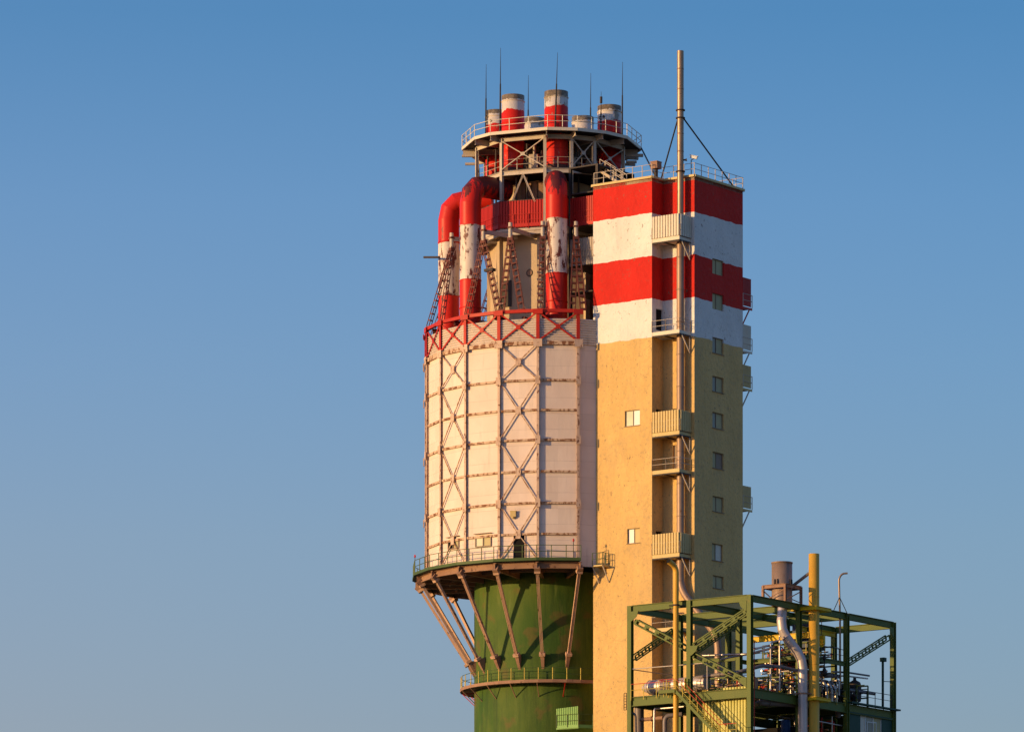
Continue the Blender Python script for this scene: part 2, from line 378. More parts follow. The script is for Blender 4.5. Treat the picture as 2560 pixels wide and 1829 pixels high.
# ------------------------------------------------------------------ railings and balconies
def railing(parent, pts, h=1.05, mat='palesteel', step=1.0, mids=(.5,), r=.025, closed=False, name='railing', toe=True, pmat=None):
    pts = [V(p) for p in pts]
    if closed: pts = pts+[pts[0]]
    rb = MB()
    for i in range(len(pts)-1):
        for t in (1,)+tuple(mids):
            rb.tube(pts[i]+V((0, 0, h*t)), pts[i+1]+V((0, 0, h*t)), r, 6)
    ro = rb.build(name, M[mat], parent)
    pst = []
    for i in range(len(pts)-1):
        d = pts[i+1]-pts[i]; n = max(1, round(d.length/step))
        for k in range(n+(1 if i == len(pts)-2 and not closed else 0)): pst.append(pts[i]+d*(k/n))
    for p in pst[:98]:
        pb = MB(); pb.bar(p, p+V((0, 0, h+.02)), .055, .055, A); pb.build('post', M[pmat or mat], ro)
    return ro
zt = V((0, 0, TOP+.17))
railing(stair, [p+zt for p in (QL-A*.1, Q1, Q2, Q3, Q4, QLb-B*.1)], 1.05, 'palesteel', 1.15)

def corrugated(mb, p, q, z0, z1, pitch=.2, depth=.075, ztop2=None):
    """zig-zag sheet from p to q; z1 may slope up to ztop2"""
    d = (q-p); L = d.length; d = d/L; n = V((d.y, -d.x, 0)); k = max(2, round(L/pitch)); ztop2 = z1 if ztop2 is None else ztop2
    vs = []; prof = ((0, 0), (.2, 0), (.27, 1), (.93, 1))
    pr = []
    for i in range(k):
        for a, o in prof: pr.append(((i+a)/k*L, o*depth))
    pr.append((L, 0))
    for s, o in pr:
        b0 = p+d*s+n*o; zz = z1+(ztop2-z1)*s/L
        vs += [V((b0.x, b0.y, z0)), V((b0.x, b0.y, zz))]
    fs = [(2*i, 2*i+2, 2*i+3, 2*i+1) for i in range(len(pr)-1)]
    mb.add(vs, fs)
    vs2 = [v-n*.012 for v in vs]
    mb.add(vs2, [tuple(reversed(f)) for f in fs])
def z_front(py): return zat(py, Q1.y-.1)
IN = .42
def notch_balcony(zf, sheet, mat, label, ph=2.3, name='balcony'):
    c1 = Q1-A*.05; cn = C0+A*IN; c2 = Q3+A*IN+B*.0
    t = thing(name, (c1+c2)/2+V((0, 0, zf)), label, 'balcony', 'balconies in the notch of the stair tower')
    fl = MB(); fl.prism([c1+B*.02, cn+B*.02, c2-B*.03, Q2-B*.03-A*.05], zf, zf+.1); fl.build('floor', M[mat], t)
    kk = MB()
    kk.bar(c1+V((0, 0, zf+.12)), cn+V((0, 0, zf+.12)), .06, .42); kk.bar(cn+V((0, 0, zf+.12))-A*0, c2+V((0, 0, zf+.12)), .055, .30)
    kk.build('edge_beam', M[mat], t)
    z0 = V((0, 0, zf+.33))
    railing(t, [c1-B*.07+z0, cn-B*.07-A*.07+z0, c2-A*.07-B*.1+z0], 1.0, 'palesteel', 1.35, r=.024, pmat='darkrail')
    if sheet:
        s_ = MB(); corrugated(s_, c1-B*.0, cn-B*.0-A*.0, zf+.34, zf+ph, .30, .12); s_.build('sheet_panel', M[mat], t)
        s_ = MB(); corrugated(s_, cn-A*.01, c2-A*.01-B*.05, zf+.34, zf+ph-.02, .30, .12); s_.build('sheet_panel', M[mat], t)
    br = MB(); e = Q3+V((0, 0, zf-1.5))-NB*(-.05)
    br.bar(cn+B*.3+V((0, 0, zf)), c2-B*.12+V((0, 0, zf-1.55)), .08, .08)
    br.bar(c2-B*.15+V((0, 0, zf-.05)), c2-B*.15+V((0, 0, zf-1.6)), .08, .08); br.build('brace', M['palesteel'], t)
    pl = MB(); pl.bar(c1+V((0, 0, zf-.06)), cn+V((0, 0, zf-.06)), .08, .12); pl.bar(cn+V((0, 0, zf-.06)), c2+V((0, 0, zf-.06)), .08, .12)
    pl.bar(c1-A*1.2+V((0, 0, zf-.07)), Q2-A*1.2+V((0, 0, zf-.07)), .08, .1)
    pl.build('joist', M['darksteel'], t)
notch_balcony(z_front(607), True, 'whitesheet', 'white corrugated balcony in the tower notch, topmost, just under the red band')
notch_balcony(z_front(840), False, 'whitesheet', 'open balcony with white edge beam before the dark doorway of the lower white band')
notch_balcony(z_front(1092), True, 'cream', 'tan corrugated balcony in the notch, level with the upper lit window', 2.2)
notch_balcony(z_front(1186), False, 'cream', 'open tan balcony between the two tan corrugated ones, before a closed door')
notch_balcony(z_front(1396), True, 'cream', 'tan corrugated balcony above the curved top of the mustard pipe', 2.15)
notch_balcony(z_front(1580), False, 'cream', 'open tan balcony low in the notch, seen behind the green steel frame')
def rear_balcony(zf, ph, mat, label, sheet=True):
    c1 = Q4+B*.02+A*.08; cn = c1+B*1.35; c2 = cn+A*2.2; c3 = c1+A*2.2
    t = thing('balcony', (c1+c2)/2+V((0, 0, zf)), label, 'balcony', 'balconies on the far side of the stair tower')
    fl = MB(); fl.prism([c1, cn, c2, c3], zf, zf+.14); fl.build('floor', M[mat], t)
    s_ = MB(); corrugated(s_, c1, cn, zf+.2, zf+ph, .2); s_.build('sheet_panel', M[mat], t)
    railing(t, [c1+V((0, 0, zf+.14))-A*.08, cn+B*.15+V((0, 0, zf+.14))-A*.08, c2+B*.15+V((0, 0, zf+.14))], 1.15, 'palesteel', 1.0)
    kk = MB(); kk.bar(c1-A*.04+V((0, 0, zf+.02)), cn+B*.2-A*.04+V((0, 0, zf+.02)), .06, .2); kk.build('edge_beam', M[mat], t)
    br = MB(); br.bar(cn-B*.2+V((0, 0, zf-.05)), c1+B*.02+V((0, 0, zf-1.6)), .09, .09); br.bar(cn-B*.2+A*1.8+V((0, 0, zf-.05)), c1+A*1.8+V((0, 0, zf-1.6)), .09, .09)
    br.build('brace', M['palesteel' if mat != 'redsheet' else 'redsheet'], t)
zr = lambda py: zat(py, Q4.y)
rear_balcony(zr(768), 2.75, 'redsheet', 'red corrugated balcony sticking out of the far side of the tower')
rear_balcony(zr(877), 2.45, 'whitesheet', 'white corrugated balcony on the far side, just below the red one')
rear_balcony(zr(971), 2.2, 'cream', 'upper of the two tan corrugated balconies on the far side')
rear_balcony(zr(1273), 2.2, 'cream', 'lower of the two tan corrugated balconies on the far side')
# ------------------------------------------------------------------ prilling tower: shaft, drum, lattice cage
CX, CY = (1376-1280)*478/F, 478.0
def pol(r, deg, z=0): return V((CX+r*math.sin(R(deg)), CY-r*math.cos(R(deg)), z))
ANG = [12-18*k for k in range(20)]            # cage corners, counted from the one beside the stair tower
RS = 11.62; RC = 11.50
ZL = [89.35, 86.45, 83.1, 80.4, 77.7, 74.85, 72.0, 69.2]
ZD = 66.85                                    # gallery deck
def between_axes(deg):                        # inside the corner taken by the stair tower?
    d = (deg+180) % 360-180
    return 13 < d < 75
tower = thing('prilling_tower', pol(0, 0, 0), 'tall round tower with green shaft and flaring white drum in a rusty lattice cage', 'tower')
# shaft
m, nt, b = new_mat('green_concrete_shaft', .7)
c = mix(nt, ramp(nt, noise(nt, .35, (1, 1, .5)), .35, .65), (.040, .092, .012), (.080, .122, .020))
c = mix(nt, ramp(nt, noise(nt, 1.2, (1, 1, .10), 7, .7), .50, .70, 0, .7), c, (.022, .05, .014))
c = mix(nt, ramp(nt, noise(nt, 1.9, (1, 1, .12), 7, .7), .56, .70, 0, .6), c, (.13, .17, .045))
c = mix(nt, ramp(nt, noise(nt, 2.4, (1, 1, 1), 8, .7), .70, .72, 0, .75), c, (.26, .13, .07))
c = mix(nt, ramp(nt, noise(nt, .5, (1, 1, 1), 3, .5), .58, .66, 0, .45), c, (.14, .08, .03))
nt.links.new(c, b.inputs['Base Color'])
hh = mth(nt, 'ADD', noise(nt, 1.6, (1, 1, .08), 5), mth(nt, 'MULTIPLY', noise(nt, 5, detail=6), .4))
bump(nt, b, hh, .5, .08); M['shaft'] = m
sh = MB(); RSH = 7.06
sh.lathe(pol(0, 0, 0), [(RSH, 0), (RSH, ZD-.4)], 96); sh.build('shaft', M['shaft'], tower)
# drum cladding: 20 flat sides, the top band ribbed, seams between the sheet courses
m, nt, b = new_mat('drum_sheet_cladding', .62)
c = mix(nt, ramp(nt, noise(nt, .35), .35, .65), (.77, .64, .56), (.71, .57, .49))
c = mix(nt, ramp(nt, noise(nt, 2.0, (1, 1, .12), 7, .7), .57, .78, 0, .5), c, (.36, .27, .23))
c = mix(nt, ramp(nt, noise(nt, 3.1, (1, 1, .35), 9, .72), .70, .725, 0, .6), c, (.22, .14, .11))
zz = posz(nt)
fr = mth(nt, 'FRACT', mth(nt, 'DIVIDE', mth(nt, 'ADD', zz, ramp(nt, noise(nt, 1.0), .3, .7, -.02, .02)), 1.43))
sm = mth(nt, 'LESS_THAN', fr, .020)
brk = ramp(nt, noise(nt, .9, (1, 1, 3)), .35, .6, .25, .5)
c = mix(nt, mth(nt, 'MULTIPLY', sm, brk), c, (.30, .22, .19))
# every sheet its own tone: hash of facet number and course number
gg = node(nt, 'ShaderNodeNewGeometry'); sp_ = node(nt, 'ShaderNodeSeparateXYZ'); nt.links.new(gg.outputs['Position'], sp_.inputs[0])
ax = mth(nt, 'ARCTAN2', mth(nt, 'SUBTRACT', sp_.outputs['X'], CX), mth(nt, 'SUBTRACT', CY, sp_.outputs['Y']))
fi = mth(nt, 'FLOOR', mth(nt, 'DIVIDE', mth(nt, 'ADD', ax, R(78)), R(9))); ci = mth(nt, 'FLOOR', mth(nt, 'DIVIDE', zz, 1.43))
cx_ = node(nt, 'ShaderNodeCombineXYZ'); nt.links.new(fi, cx_.inputs[0]); nt.links.new(ci, cx_.inputs[1])
wn_ = node(nt, 'ShaderNodeTexWhiteNoise'); nt.links.new(cx_.outputs[0], wn_.inputs['Vector'])
c = mix(nt, ramp(nt, wn_.outputs['Value'], 0, 1, 0, .32), c, (.56, .46, .39))
nt.links.new(c, b.inputs['Base Color'])
bump(nt, b, mth(nt, 'ADD', noise(nt, .9, (1, 1, .35), 5), mth(nt, 'MULTIPLY', sm, -.35)), .35, .10); M['drum'] = m
N20 = [pol(RC, a) for a in ANG]
dm = MB(); dm.prism(N20[::-1], 66.3, 86.3, caps=False); dm.build('drum_wall', M['drum'], tower)
rb = MB(); rb_n = 11
for i in range(rb_n):                         # horizontal ribbed band
    z0 = 86.3+i*.215
    for (ra, rb2, za, zb) in ((RC+.02, RC+.10, z0, z0+.06), (RC+.10, RC+.10, z0+.06, z0+.13), (RC+.10, RC+.02, z0+.13, z0+.215)):
        lo = [pol(ra, a, za) for a in ANG]; hi = [pol(rb2, a, zb) for a in ANG]
        rb.add(lo+hi, [((j+1) % 20, j, 20+j, 20+(j+1) % 20) for j in range(20)])
M['rib'] = paint('weathered_ribbed_sheet', (.62, .52, .45), (.52, .43, .36), rust=.22, rcol=(.24, .15, .10), rs=1.2, streak=.4, scol=(.25, .18, .14), rough=.7)
rb.build('ribbed_band', M['rib'], tower)
rf = MB(); rf.prism([pol(RC+.02, a) for a in ANG][::-1], 88.3, 88.62); rf.build('roof', M['darksteel'], tower)
# cage columns
for a in ANG:
    if between_axes(a): continue
    p = pol(RS, a)
    rad = V((math.sin(R(a)), -math.cos(R(a)), 0)); tg = V((math.cos(R(a)), math.sin(R(a)), 0))
    cb = MB(); cb.ibeam(p+V((0, 0, ZD)), p+V((0, 0, ZL[1]-.3)), .22, .18, .03, rad)
    cb.build('column', M['beigesteel'], tower)
    cb = MB(); cb.ibeam(p+V((0, 0, ZL[1]+.3)), p+V((0, 0, ZL[0]+.1)), .30, .22, .04, rad); cb.build('red_column', M['redsteel'], tower)
# ring beams
def seg_ok(i):
    a, b_ = ANG[i], ANG[(i+1) % 20]
    return not (between_axes(a) or between_axes(b_)) and not (i == 19)
def seg(i, r, z): return pol(r, ANG[i], z), pol(r, ANG[(i+1) % 20], z)
for k, z in enumerate(ZL):
    rg = MB()
    for i in range(20):
        if not seg_ok(i): continue
        p, q = seg(i, RS-.02, z)
        if k == 0: rg.bar(p+(q-p)*.02, q-(q-p)*.02, .3, .30)
        elif k == 1: rg.bar(p+(q-p)*.05, q-(q-p)*.05, .26, .34)
        else: rg.bar(p+(q-p)*.04, q-(q-p)*.04, .10, .20)
    rg.build('top_ring_beam' if k == 0 else 'ring_beam', M['redsteel' if k == 0 else 'ringsteel'], tower)
# braces and gusset plates
def plate(mb, c, rad, tg, w, h, t=.05): mb.box(c, (w/2, t/2, h/2), (tg, rad, V((0, 0, 1))))
def frame_at(a): return V((math.sin(R(a)), -math.cos(R(a)), 0)), V((math.cos(R(a)), math.sin(R(a)), 0))
def xbrace(i, zt_, zb, mat, center=True, w=.085):
    p0, q0 = seg(i, RS+.05, zb); p1, q1 = seg(i, RS+.05, zt_)
    am = (ANG[i]+ANG[(i+1) % 20])/2 if i < 19 else 21
    rad, tg = frame_at(am)
    mb = MB()
    mb.bar(p0.lerp(q1, .06), p0.lerp(q1, .94), w, .07, rad); mb.bar(q0.lerp(p1, .06)+rad*.02, q0.lerp(p1, .94)+rad*.02, w, .07, rad)
    mb.build('brace', M['ringsteel' if mat == 'beigesteel' else mat], tower)
    mid = (p0+q1)/2+rad*.05
    g_ = MB(); plate(g_, mid, rad, tg, .42 if mat == 'redsteel' else .5, .42 if mat == 'redsteel' else .7); g_.build('gusset_plate', M[mat], tower)
for i in range(20):
    if seg_ok(i): xbrace(i, ZL[0]-.1, ZL[1]+.15, 'redsteel', w=.14)
BR = [i for i in range(20) if seg_ok(i) and i % 2 == 1]      # bays between -6/-24, -42/-60 ...
for i in BR:
    xbrace(i, ZL[1], ZL[2], 'beigesteel'); xbrace(i, ZL[2], ZL[4], 'beigesteel'); xbrace(i, ZL[4], ZL[6], 'beigesteel')
    p0, q0 = seg(i, RS+.05, ZD); p1, q1 = seg(i, RS+.05, ZL[6]); am = (ANG[i]+ANG[i+1])/2; rad, tg = frame_at(am)
    c_ = (seg(i, RS+.05, ZL[7])[0]+seg(i, RS+.05, ZL[7])[1])/2
    mb = MB()
    for e in (p0, q0, p1, q1): mb.bar(e.lerp(c_, .05), c_, .085, .07, rad)
    mb.build('brace', M['ringsteel'], tower)
    g_ = MB(); plate(g_, c_+rad*.05, rad, tg, .45, .8); g_.build('gusset_plate', M['beigesteel'], tower)
for a in ANG:
    if between_axes(a): continue
    rad, tg = frame_at(a)
    for k, z in enumerate(ZL):
        w_, h_ = {0: (.9, .45), 1: (.8, .7)}.get(k, (.45, .75) if k in (2, 4, 6) else (.45, .34))
        if k in (3, 5, 7): continue
        g_ = MB(); plate(g_, pol(RS+.2, a, z-.03 if k else z-.1), rad, tg, w_, h_); g_.build('node_plate', M['redsteel' if k == 0 else 'beigesteel'], tower)
# gallery deck and its rail
RD = 12.85
dk = [pol(RD, a) for a in ANG if not between_axes(a) or a == 12]
GA = sorted([a for a in ANG if not between_axes(a)], reverse=True)     # 12 ... -276
outer = [pol(RD, a) for a in GA]; inner = [pol(RSH+.05, a) for a in GA]
def ring_slab(mb, out, inn, z0, z1):
    n = len(out)
    vs = [V((p.x, p.y, z0)) for p in out]+[V((p.x, p.y, z1)) for p in out]+[V((p.x, p.y, z0)) for p in inn]+[V((p.x, p.y, z1)) for p in inn]
    fs = []
    for i in range(n-1):
        fs += [(i+1, i, n+i, n+i+1), (2*n+i, 2*n+i+1, 3*n+i+1, 3*n+i), (n+i+1, n+i, 3*n+i, 3*n+i+1), (i, i+1, 2*n+i+1, 2*n+i)]
    fs += [(0, 2*n, 3*n, n), (n-1, 2*n-1, 4*n-1, 3*n-1)]
    mb.add(vs, fs); return mb
ring_slab(MB(), outer, inner, ZD-.22, ZD).build('gallery_floor', M['greendark'], tower)
fb = MB()
for i in range(len(GA)-1): fb.bar(pol(RD, GA[i], ZD-.08), pol(RD, GA[i+1], ZD-.08), .08, .26)
fb.build('gallery_edge', M['greenrail'], tower)
railing(tower, [pol(RD-.05, a, ZD+.05) for a in GA], 1.12, 'greenrail', 1.42, r=.03)
gb = MB()
for i in range(len(GA)-1):
    gb.ibeam(pol(12.15, GA[i], ZD-.55), pol(12.15, GA[i+1], ZD-.55), .3, .6, .05); gb.bar(pol(9.4, GA[i], ZD-.55), pol(9.4, GA[i+1], ZD-.55), .16, .5)
gb.build('ring_girder', M['brownsteel'], tower)
for a in GA:
    rg = MB(); rg.ibeam(pol(RSH+.02, a, ZD-.75), pol(12.6, a, ZD-.62), .28, .62, .05)
    rad, tg = frame_at(a); rg.bar(pol(12.0, a, ZD-1.15), pol(12.5, a, ZD-.75), .5, .5, tg)
    rg.build('radial_beam', M['brownsteel'], tower)
    st = MB(); p = pol(12.1, a, ZD-1.1); q = pol(RSH+.62, a, 58.7)
    d = (q-p).normalized(); tg_ = tg
    up_ = d.cross(tg); st.bar(p, q, .06, .22, up_); st.bar(p+tg*.11, q+tg*.11, .05, .24, up_); st.bar(p-tg*.11, q-tg*.11, .05, .24, up_)
    for t in (.0, .985): c_ = p.lerp(q, t); st.box(c_, (.12, .27, .27), (d, tg, d.cross(tg)))
    st.build('strut', M['strutsteel'], tower)
    bk = MB(); bk.add([pol(RSH-.02, a, 58.9)+tg*.2, pol(RSH+.72, a, 58.85)+tg*.2, pol(RSH+.5, a, 58.3)+tg*.16, pol(RSH-.02, a, 57.5)+tg*.12,
                       pol(RSH-.02, a, 58.9)-tg*.2, pol(RSH+.72, a, 58.85)-tg*.2, pol(RSH+.5, a, 58.3)-tg*.16, pol(RSH-.02, a, 57.5)-tg*.12],
                      [(0, 1, 2, 3), (7, 6, 5, 4), (0, 4, 5, 1), (1, 5, 6, 2), (2, 6, 7, 3)])
    bk.build('bracket', M['brownsteel'], tower)
# lower walkway
ZW = 56.35; RW = 8.35
WA = [a for a in range(28, -213, -9)]
ring_slab(MB(), [pol(RW, a) for a in WA], [pol(RSH-.02, a) for a in WA], ZW-.12, ZW).build('walkway_floor', M['brownsteel'], tower)
fb = MB()
for i in range(len(WA)-1): fb.bar(pol(RW, WA[i], ZW-.05), pol(RW, WA[i+1], ZW-.05), .06, .28)
fb.build('walkway_edge', M['brownsteel'], tower)
railing(tower, [pol(RW-.05, a, ZW+.02) for a in WA], 1.15, 'greenrail', 1.3, r=.028, pmat='yellowrail')
for a in GA:
    bb = MB(); bb.bar(pol(RW-.05, a-3, ZW-.15), pol(RSH, a-3, 55.0), .07, .07); bb.bar(pol(RSH, a-3, ZW-.15), pol(RW-.05, a-3, ZW-.15), .07, .1)
    bb.build('walkway_bracket', M['redsteel' if a > 0 or a < -80 else 'brownsteel'], tower)
# openings in the drum: windows and the dark doorway onto the gallery
def facet_pts(i): return pol(RC, ANG[i+1]), pol(RC, ANG[i])
def add_window(i, x0, x1, y0, y1, mats, hood=True):
    p0, p1 = facet_pts(i); a = (ANG[i]+ANG[i+1])/2; rad, tg = frame_at(a)
    h = px_hole(p0, p1, x0, x1, y0, y1); d = (p1-p0).normalized()
    pt = lambda s, z, k: p0+d*s+V((0, 0, z))+rad*k
    s0, s1, z0, z1 = h
    f = MB()
    for u0, v0, u1, v1 in ((s0, z0, s1, z0), (s0, z1, s1, z1), (s0, z0, s0, z1), (s1, z0, s1, z1), ((s0+s1)/2, z0, (s0+s1)/2, z1)):
        f.bar(pt(u0, v0, .05), pt(u1, v1, .05), .09, .12, rad)
    if hood: f.bar(pt(s0-.1, z1+.28, .12), pt(s1+.1, z1+.28, .12), .28, .06)
    fo = f.build('window', M['frame'], tower)
    for j in range(2):
        g_ = MB(); sa = s0+(s1-s0)*j/2; sb = sa+(s1-s0)/2
        g_.add([pt(sa, z0, .035), pt(sb, z0, .035), pt(sb, z1, .035), pt(sa, z1, .035)], [(0, 1, 2, 3)]); g_.build('pane', M[mats[j]], fo)
add_window(2, 1190, 1228, 1341, 1365, ('curtain', 'greyblind'))
add_window(3, 1122, 1148, 1349, 1371, ('dark', 'greyblind'))
p0, p1 = facet_pts(1); h = px_hole(p0, p1, 1284, 1313, 1337, 1398); d = (p1-p0).normalized(); rad, tg = frame_at(-15)
db = MB(); db.box(p0+d*((h[0]+h[1])/2)+rad*.015+V((0, 0, (ZD+.02+h[3])/2)), ((h[1]-h[0])/2, .012, (h[3]-ZD-.02)/2), (d, rad, V((0, 0, 1))))
dd = db.build('doorway', M['dark'], tower)
db = MB()
for s in (h[0], h[1]): db.bar(p0+d*s+rad*.04+V((0, 0, ZD)), p0+d*s+rad*.04+V((0, 0, h[3])), .08, .08, rad)
db.bar(p0+d*h[0]+rad*.04+V((0, 0, h[3])), p0+d*h[1]+rad*.04+V((0, 0, h[3])), .08, .08); db.build('door_frame', M['beigesteel'], dd)
# little lamp box above the door
c_ = on_plane(1284, 1285, p0, d)+rad*.12; lb = MB(); lb.box(c_, (.26, .12, .24), (d, rad, V((0, 0, 1)))); lb.box(c_+V((0, 0, .27)), (.3, .15, .03), (d, rad, V((0, 0, 1))))
lb.lathe(c_-V((0, 0, .42)), [(.05, 0), (.14, .05), (.2, .18)], 12); lb.build('cable_box', M['cream'], tower)
# red obstruction lamps on the gallery
for (a, lab) in ((-80, 'small red obstruction lamp on a thin post at the outer end of the gallery rail'), (9, 'small red obstruction lamp on the gallery rail beside the dark doorway')):
    t = thing('obstruction_lamp', pol(RD-.15, a, ZD), lab, 'lamp', 'red obstruction lamps on the gallery')
    pb = MB(); pb.tube(pol(RD-.15, a, ZD), pol(RD-.15, a, ZD+1.5), .03, 8); pb.build('post', M['darksteel'], t)
    lb = MB(); lb.lathe(pol(RD-.15, a, ZD+1.5), [(.05, 0), (.09, .03), (.09, .18), (.05, .25), (.01, .28)], 12); lb.build('lens', M['skylamp'], t)
# ------------------------------------------------------------------ core, lattice trestles, ducts, upper decks
def duct_mat(name, bands, first, darktop=None):
    m, nt, b = new_mat(name, .42)
    z = mth(nt, 'ADD', posz(nt), ramp(nt, noise(nt, 1.4, detail=6), .3, .7, -.06, .06))
    def tone(c, peel):
        a = mix(nt, ramp(nt, noise(nt, .6), .35, .65), c, tuple(x*.85 for x in c))
        if peel:
            a = mix(nt, ramp(nt, noise(nt, 1.7, (1, 1, .32), 12, .72),   .515, .535), a, (.13, .035, .03))
            a = mix(nt, ramp(nt, noise(nt, 2.8, (1, 1, .2), 6, .7), .58, .75, 0, .5), a, (.45, .30, .22))
        else:
            a = mix(nt, ramp(nt, noise(nt, .9, (1, 1, .35), 9, .72), .60, .63, 0, .85), a, (.11, .02, .02))
        return a
    c = tone(*first)
    for zz, col in bands: c = mix(nt, ramp(nt, z, zz-.02, zz+.02), c, tone(*col))
    if darktop:
        z2 = mth(nt, 'ADD', posz(nt), ramp(nt, noise(nt, 1.3, (1, 1, .25), 8, .7), .35, .65, -1.6, 1.3))
        c = mix(nt, ramp(nt, z2, darktop-.05, darktop+.1, 0, .92), c, (.075, .018, .018))
    nt.links.new(c, b.inputs['Base Color']); bump(nt, b, noise(nt, 3, detail=8), .12, .04); return m
RP = ((.60, .022, .012), False); WP = ((.72, .62, .55), True)
M['duct_a'] = duct_mat('duct_bands_rusty_elbow', [(93.05, WP), (98.0, RP)], RP, 101.0)
M['duct_b'] = duct_mat('duct_bands_red_elbow', [(93.0, WP), (97.9, RP)], RP)
core = thing('tower_core', pol(0, 0, 88.62), 'tan concrete core rising from the drum roof behind the rusty lattice trestles', 'tower core')
CA = [-10-45*k for k in range(8)]
cbm = MB(); cbm.prism([pol(5.7, a) for a in CA][::-1], 88.62, 97.6); cbm.build('wall', M['concrete'], core)
for a in CA:
    rad, tg = frame_at(a); pb = MB(); pb.bar(pol(5.75, a, 88.62), pol(5.75, a, 97.55), .5, .35, rad); pb.build('pilaster', M['concrete'], core)
p0 = pol(5.7, -55); p1 = pol(5.7, -10); d = (p1-p0).normalized(); rad, tg = frame_at(-32.5)
c_ = on_plane(1324, 682, p0, d)+rad*.03
hb = MB(); ring = [c_+(d*math.cos(t*math.pi/8)+V((0, 0, 1))*math.sin(t*math.pi/8))*.3 for t in range(16)]
hb.path([c_-rad*.2, c_+rad*.02], .3, 16); hb.build('round_cover', M['brownsteel'], core)
hb = MB(); hb.path(ring+[ring[0]], .05, 6, cap=False); hb.build('cover_rim', M['darksteel'], core)
hb = MB(); hb.box(on_plane(1262, 735, p0, d)+rad*.06, (.75, .05, 1.2), (d, rad, V((0, 0, 1)))); hb.build('louvre_door', M['darksteel'], core)
# red screened parapet round the core
par = thing('screened_parapet', pol(0, 0, 97.6), 'red corrugated parapet round the core, above the trestle heads', 'parapet')
PA = [5-45*k for k in range(8)]
fm = MB(); fm.prism([pol(7.35, a) for a in PA][::-1], 97.62, 97.86); fm.build('floor', M['palesteel'], par)
for i in range(8):
    p, q = pol(7.25, PA[i+1] if i < 7 else PA[0]), pol(7.25, PA[i])
    if i < 7 and PA[i] > 5: continue
    s_ = MB(); corrugated(s_, p, q, 97.95, 100.4, .27, .09); s_.build('sheet_panel', M['redsheet'], par)
    n_ = ((p+q)/2-pol(0, 0)).normalized()
    fb = MB(); fb.bar(p+n_*.1+V((0, 0, 98.15)), q+n_*.1+V((0, 0, 98.15)), .06, .3)
    for zz in (98.6, 99.15): fb.bar(p+n_*.14+V((0, 0, zz)), q+n_*.14+V((0, 0, zz)), .04, .05)
    for t in (0, .25, .5, .75, 1): r0 = p.lerp(q, t)+n_*.15; fb.bar(r0+V((0, 0, 97.8)), r0+V((0, 0, 99.2)), .05, .05, n_)
    fb.build('rail', M['redsheet'], par)
    fb = MB(); fb.bar(p+V((0, 0, 100.42)), q+V((0, 0, 100.42)), .12, .08); fb.build('top_edge', M['darksteel'], par)
    fb = MB(); fb.bar(p-n_*.1+V((0, 0, 97.45)), q-n_*.1+V((0, 0, 97.45)), .25, .3); fb.build('edge_beam', M['palesteel'], par)
# lattice trestles
def ladder_leg(p, q, w=.44, r=.062, rung=.62, tg=None):
    p = V(p); q = V(q); d = (q-p).normalized(); x = (tg-d*tg.dot(d)).normalized(); mb = MB(); y = d.cross(x)
    for s in (-1, 1):
        for t in (-1, 1): mb.bar(p+x*(s*w/2)+y*(t*.11), q+x*(s*w/2*1.15)+y*(t*.11), r, r, y)
    n = int((q-p).length/rung)
    for k in range(n+1):
        c = p.lerp(q, k/n); ww = w*(1+.15*k/n)/2
        mb.bar(c-x*ww+y*.12, c+x*ww+y*.12, .045, .13, d); mb.bar(c-x*ww-y*.12, c+x*ww-y*.12, .045, .13, d)
    return mb
AP = [(-63, 10.2, [(-78, 11.5), (-60, 11.5)], 'outermost rusty lattice trestle, before the furthest striped duct'),
      (-37.5, 10.1, [(-42, 11.4), (-25, 11.3)], 'lattice trestle just right of the second striped duct, with a small bracket on its leg'),
      (-21.7, 10.0, [(-23.3, 11.4), (-13.8, 11.3)], 'widest-splayed lattice trestle, straddling the tan core wall'),
      (-4.4, 9.9, [(-5, 11.4)], 'near-vertical lattice trestle beside the front striped duct'),
      (13, 10.0, [(14.5, 11.5), (10, 11.0)], 'lattice trestle between the front duct and the banded stair tower')]
for a, r_a, feet, lab in AP+[(-112, 9.3, [(-105, 11.4), (-120, 11.4)], None), (-146, 9.3, [(-140, 11.4), (-153, 11.4)], None)]:
    if lab is None: lab = 'lattice trestle on the far side of the drum roof, hidden behind the ducts'
    rad, tg = frame_at(a); top = pol(r_a, a, 96.4)
    t = thing('lattice_trestle', pol(r_a, a, 89.5), lab, 'trestle', 'lattice trestles on the drum rim')
    for fa, fr_ in feet: ladder_leg(top, pol(fr_, fa, 89.55), tg=tg).build('ladder_leg', M['lattice'], t)
    pb = MB(); pb.tube(top-V((0, 0, .2)), pol(r_a, a, 97.75), .19, 12); pb.build('head_tube', M['palesteel'], t)
    pb = MB(); pb.box(top-V((0, 0, .15)), (.26, .2, .12), (tg, rad, V((0, 0, 1)))); pb.box(top+V((0, 0, .9)), (.24, .2, .08), (tg, rad, V((0, 0, 1)))); pb.build('collar', M['lattice'], t)
    pb = MB(); pb.bar(pol(5.9, a+6, 97.25), pol(r_a, a, 97.2), .22, .38, (0, 0, 1)); pb.build('outrigger', M['palesteel'], t)
    if a == -37.5:
        pb = MB(); c_ = top.lerp(pol(11.3, -25, 89.5), .42); pb.box(c_, (.5, .25, .12), (tg, rad, V((0, 0, 1)))); pb.bar(c_-tg*.4-V((0, 0, .1)), c_+tg*.3-V((0, 0, .5)), .06, .06); pb.build('bracket', M['darksteel'], t)
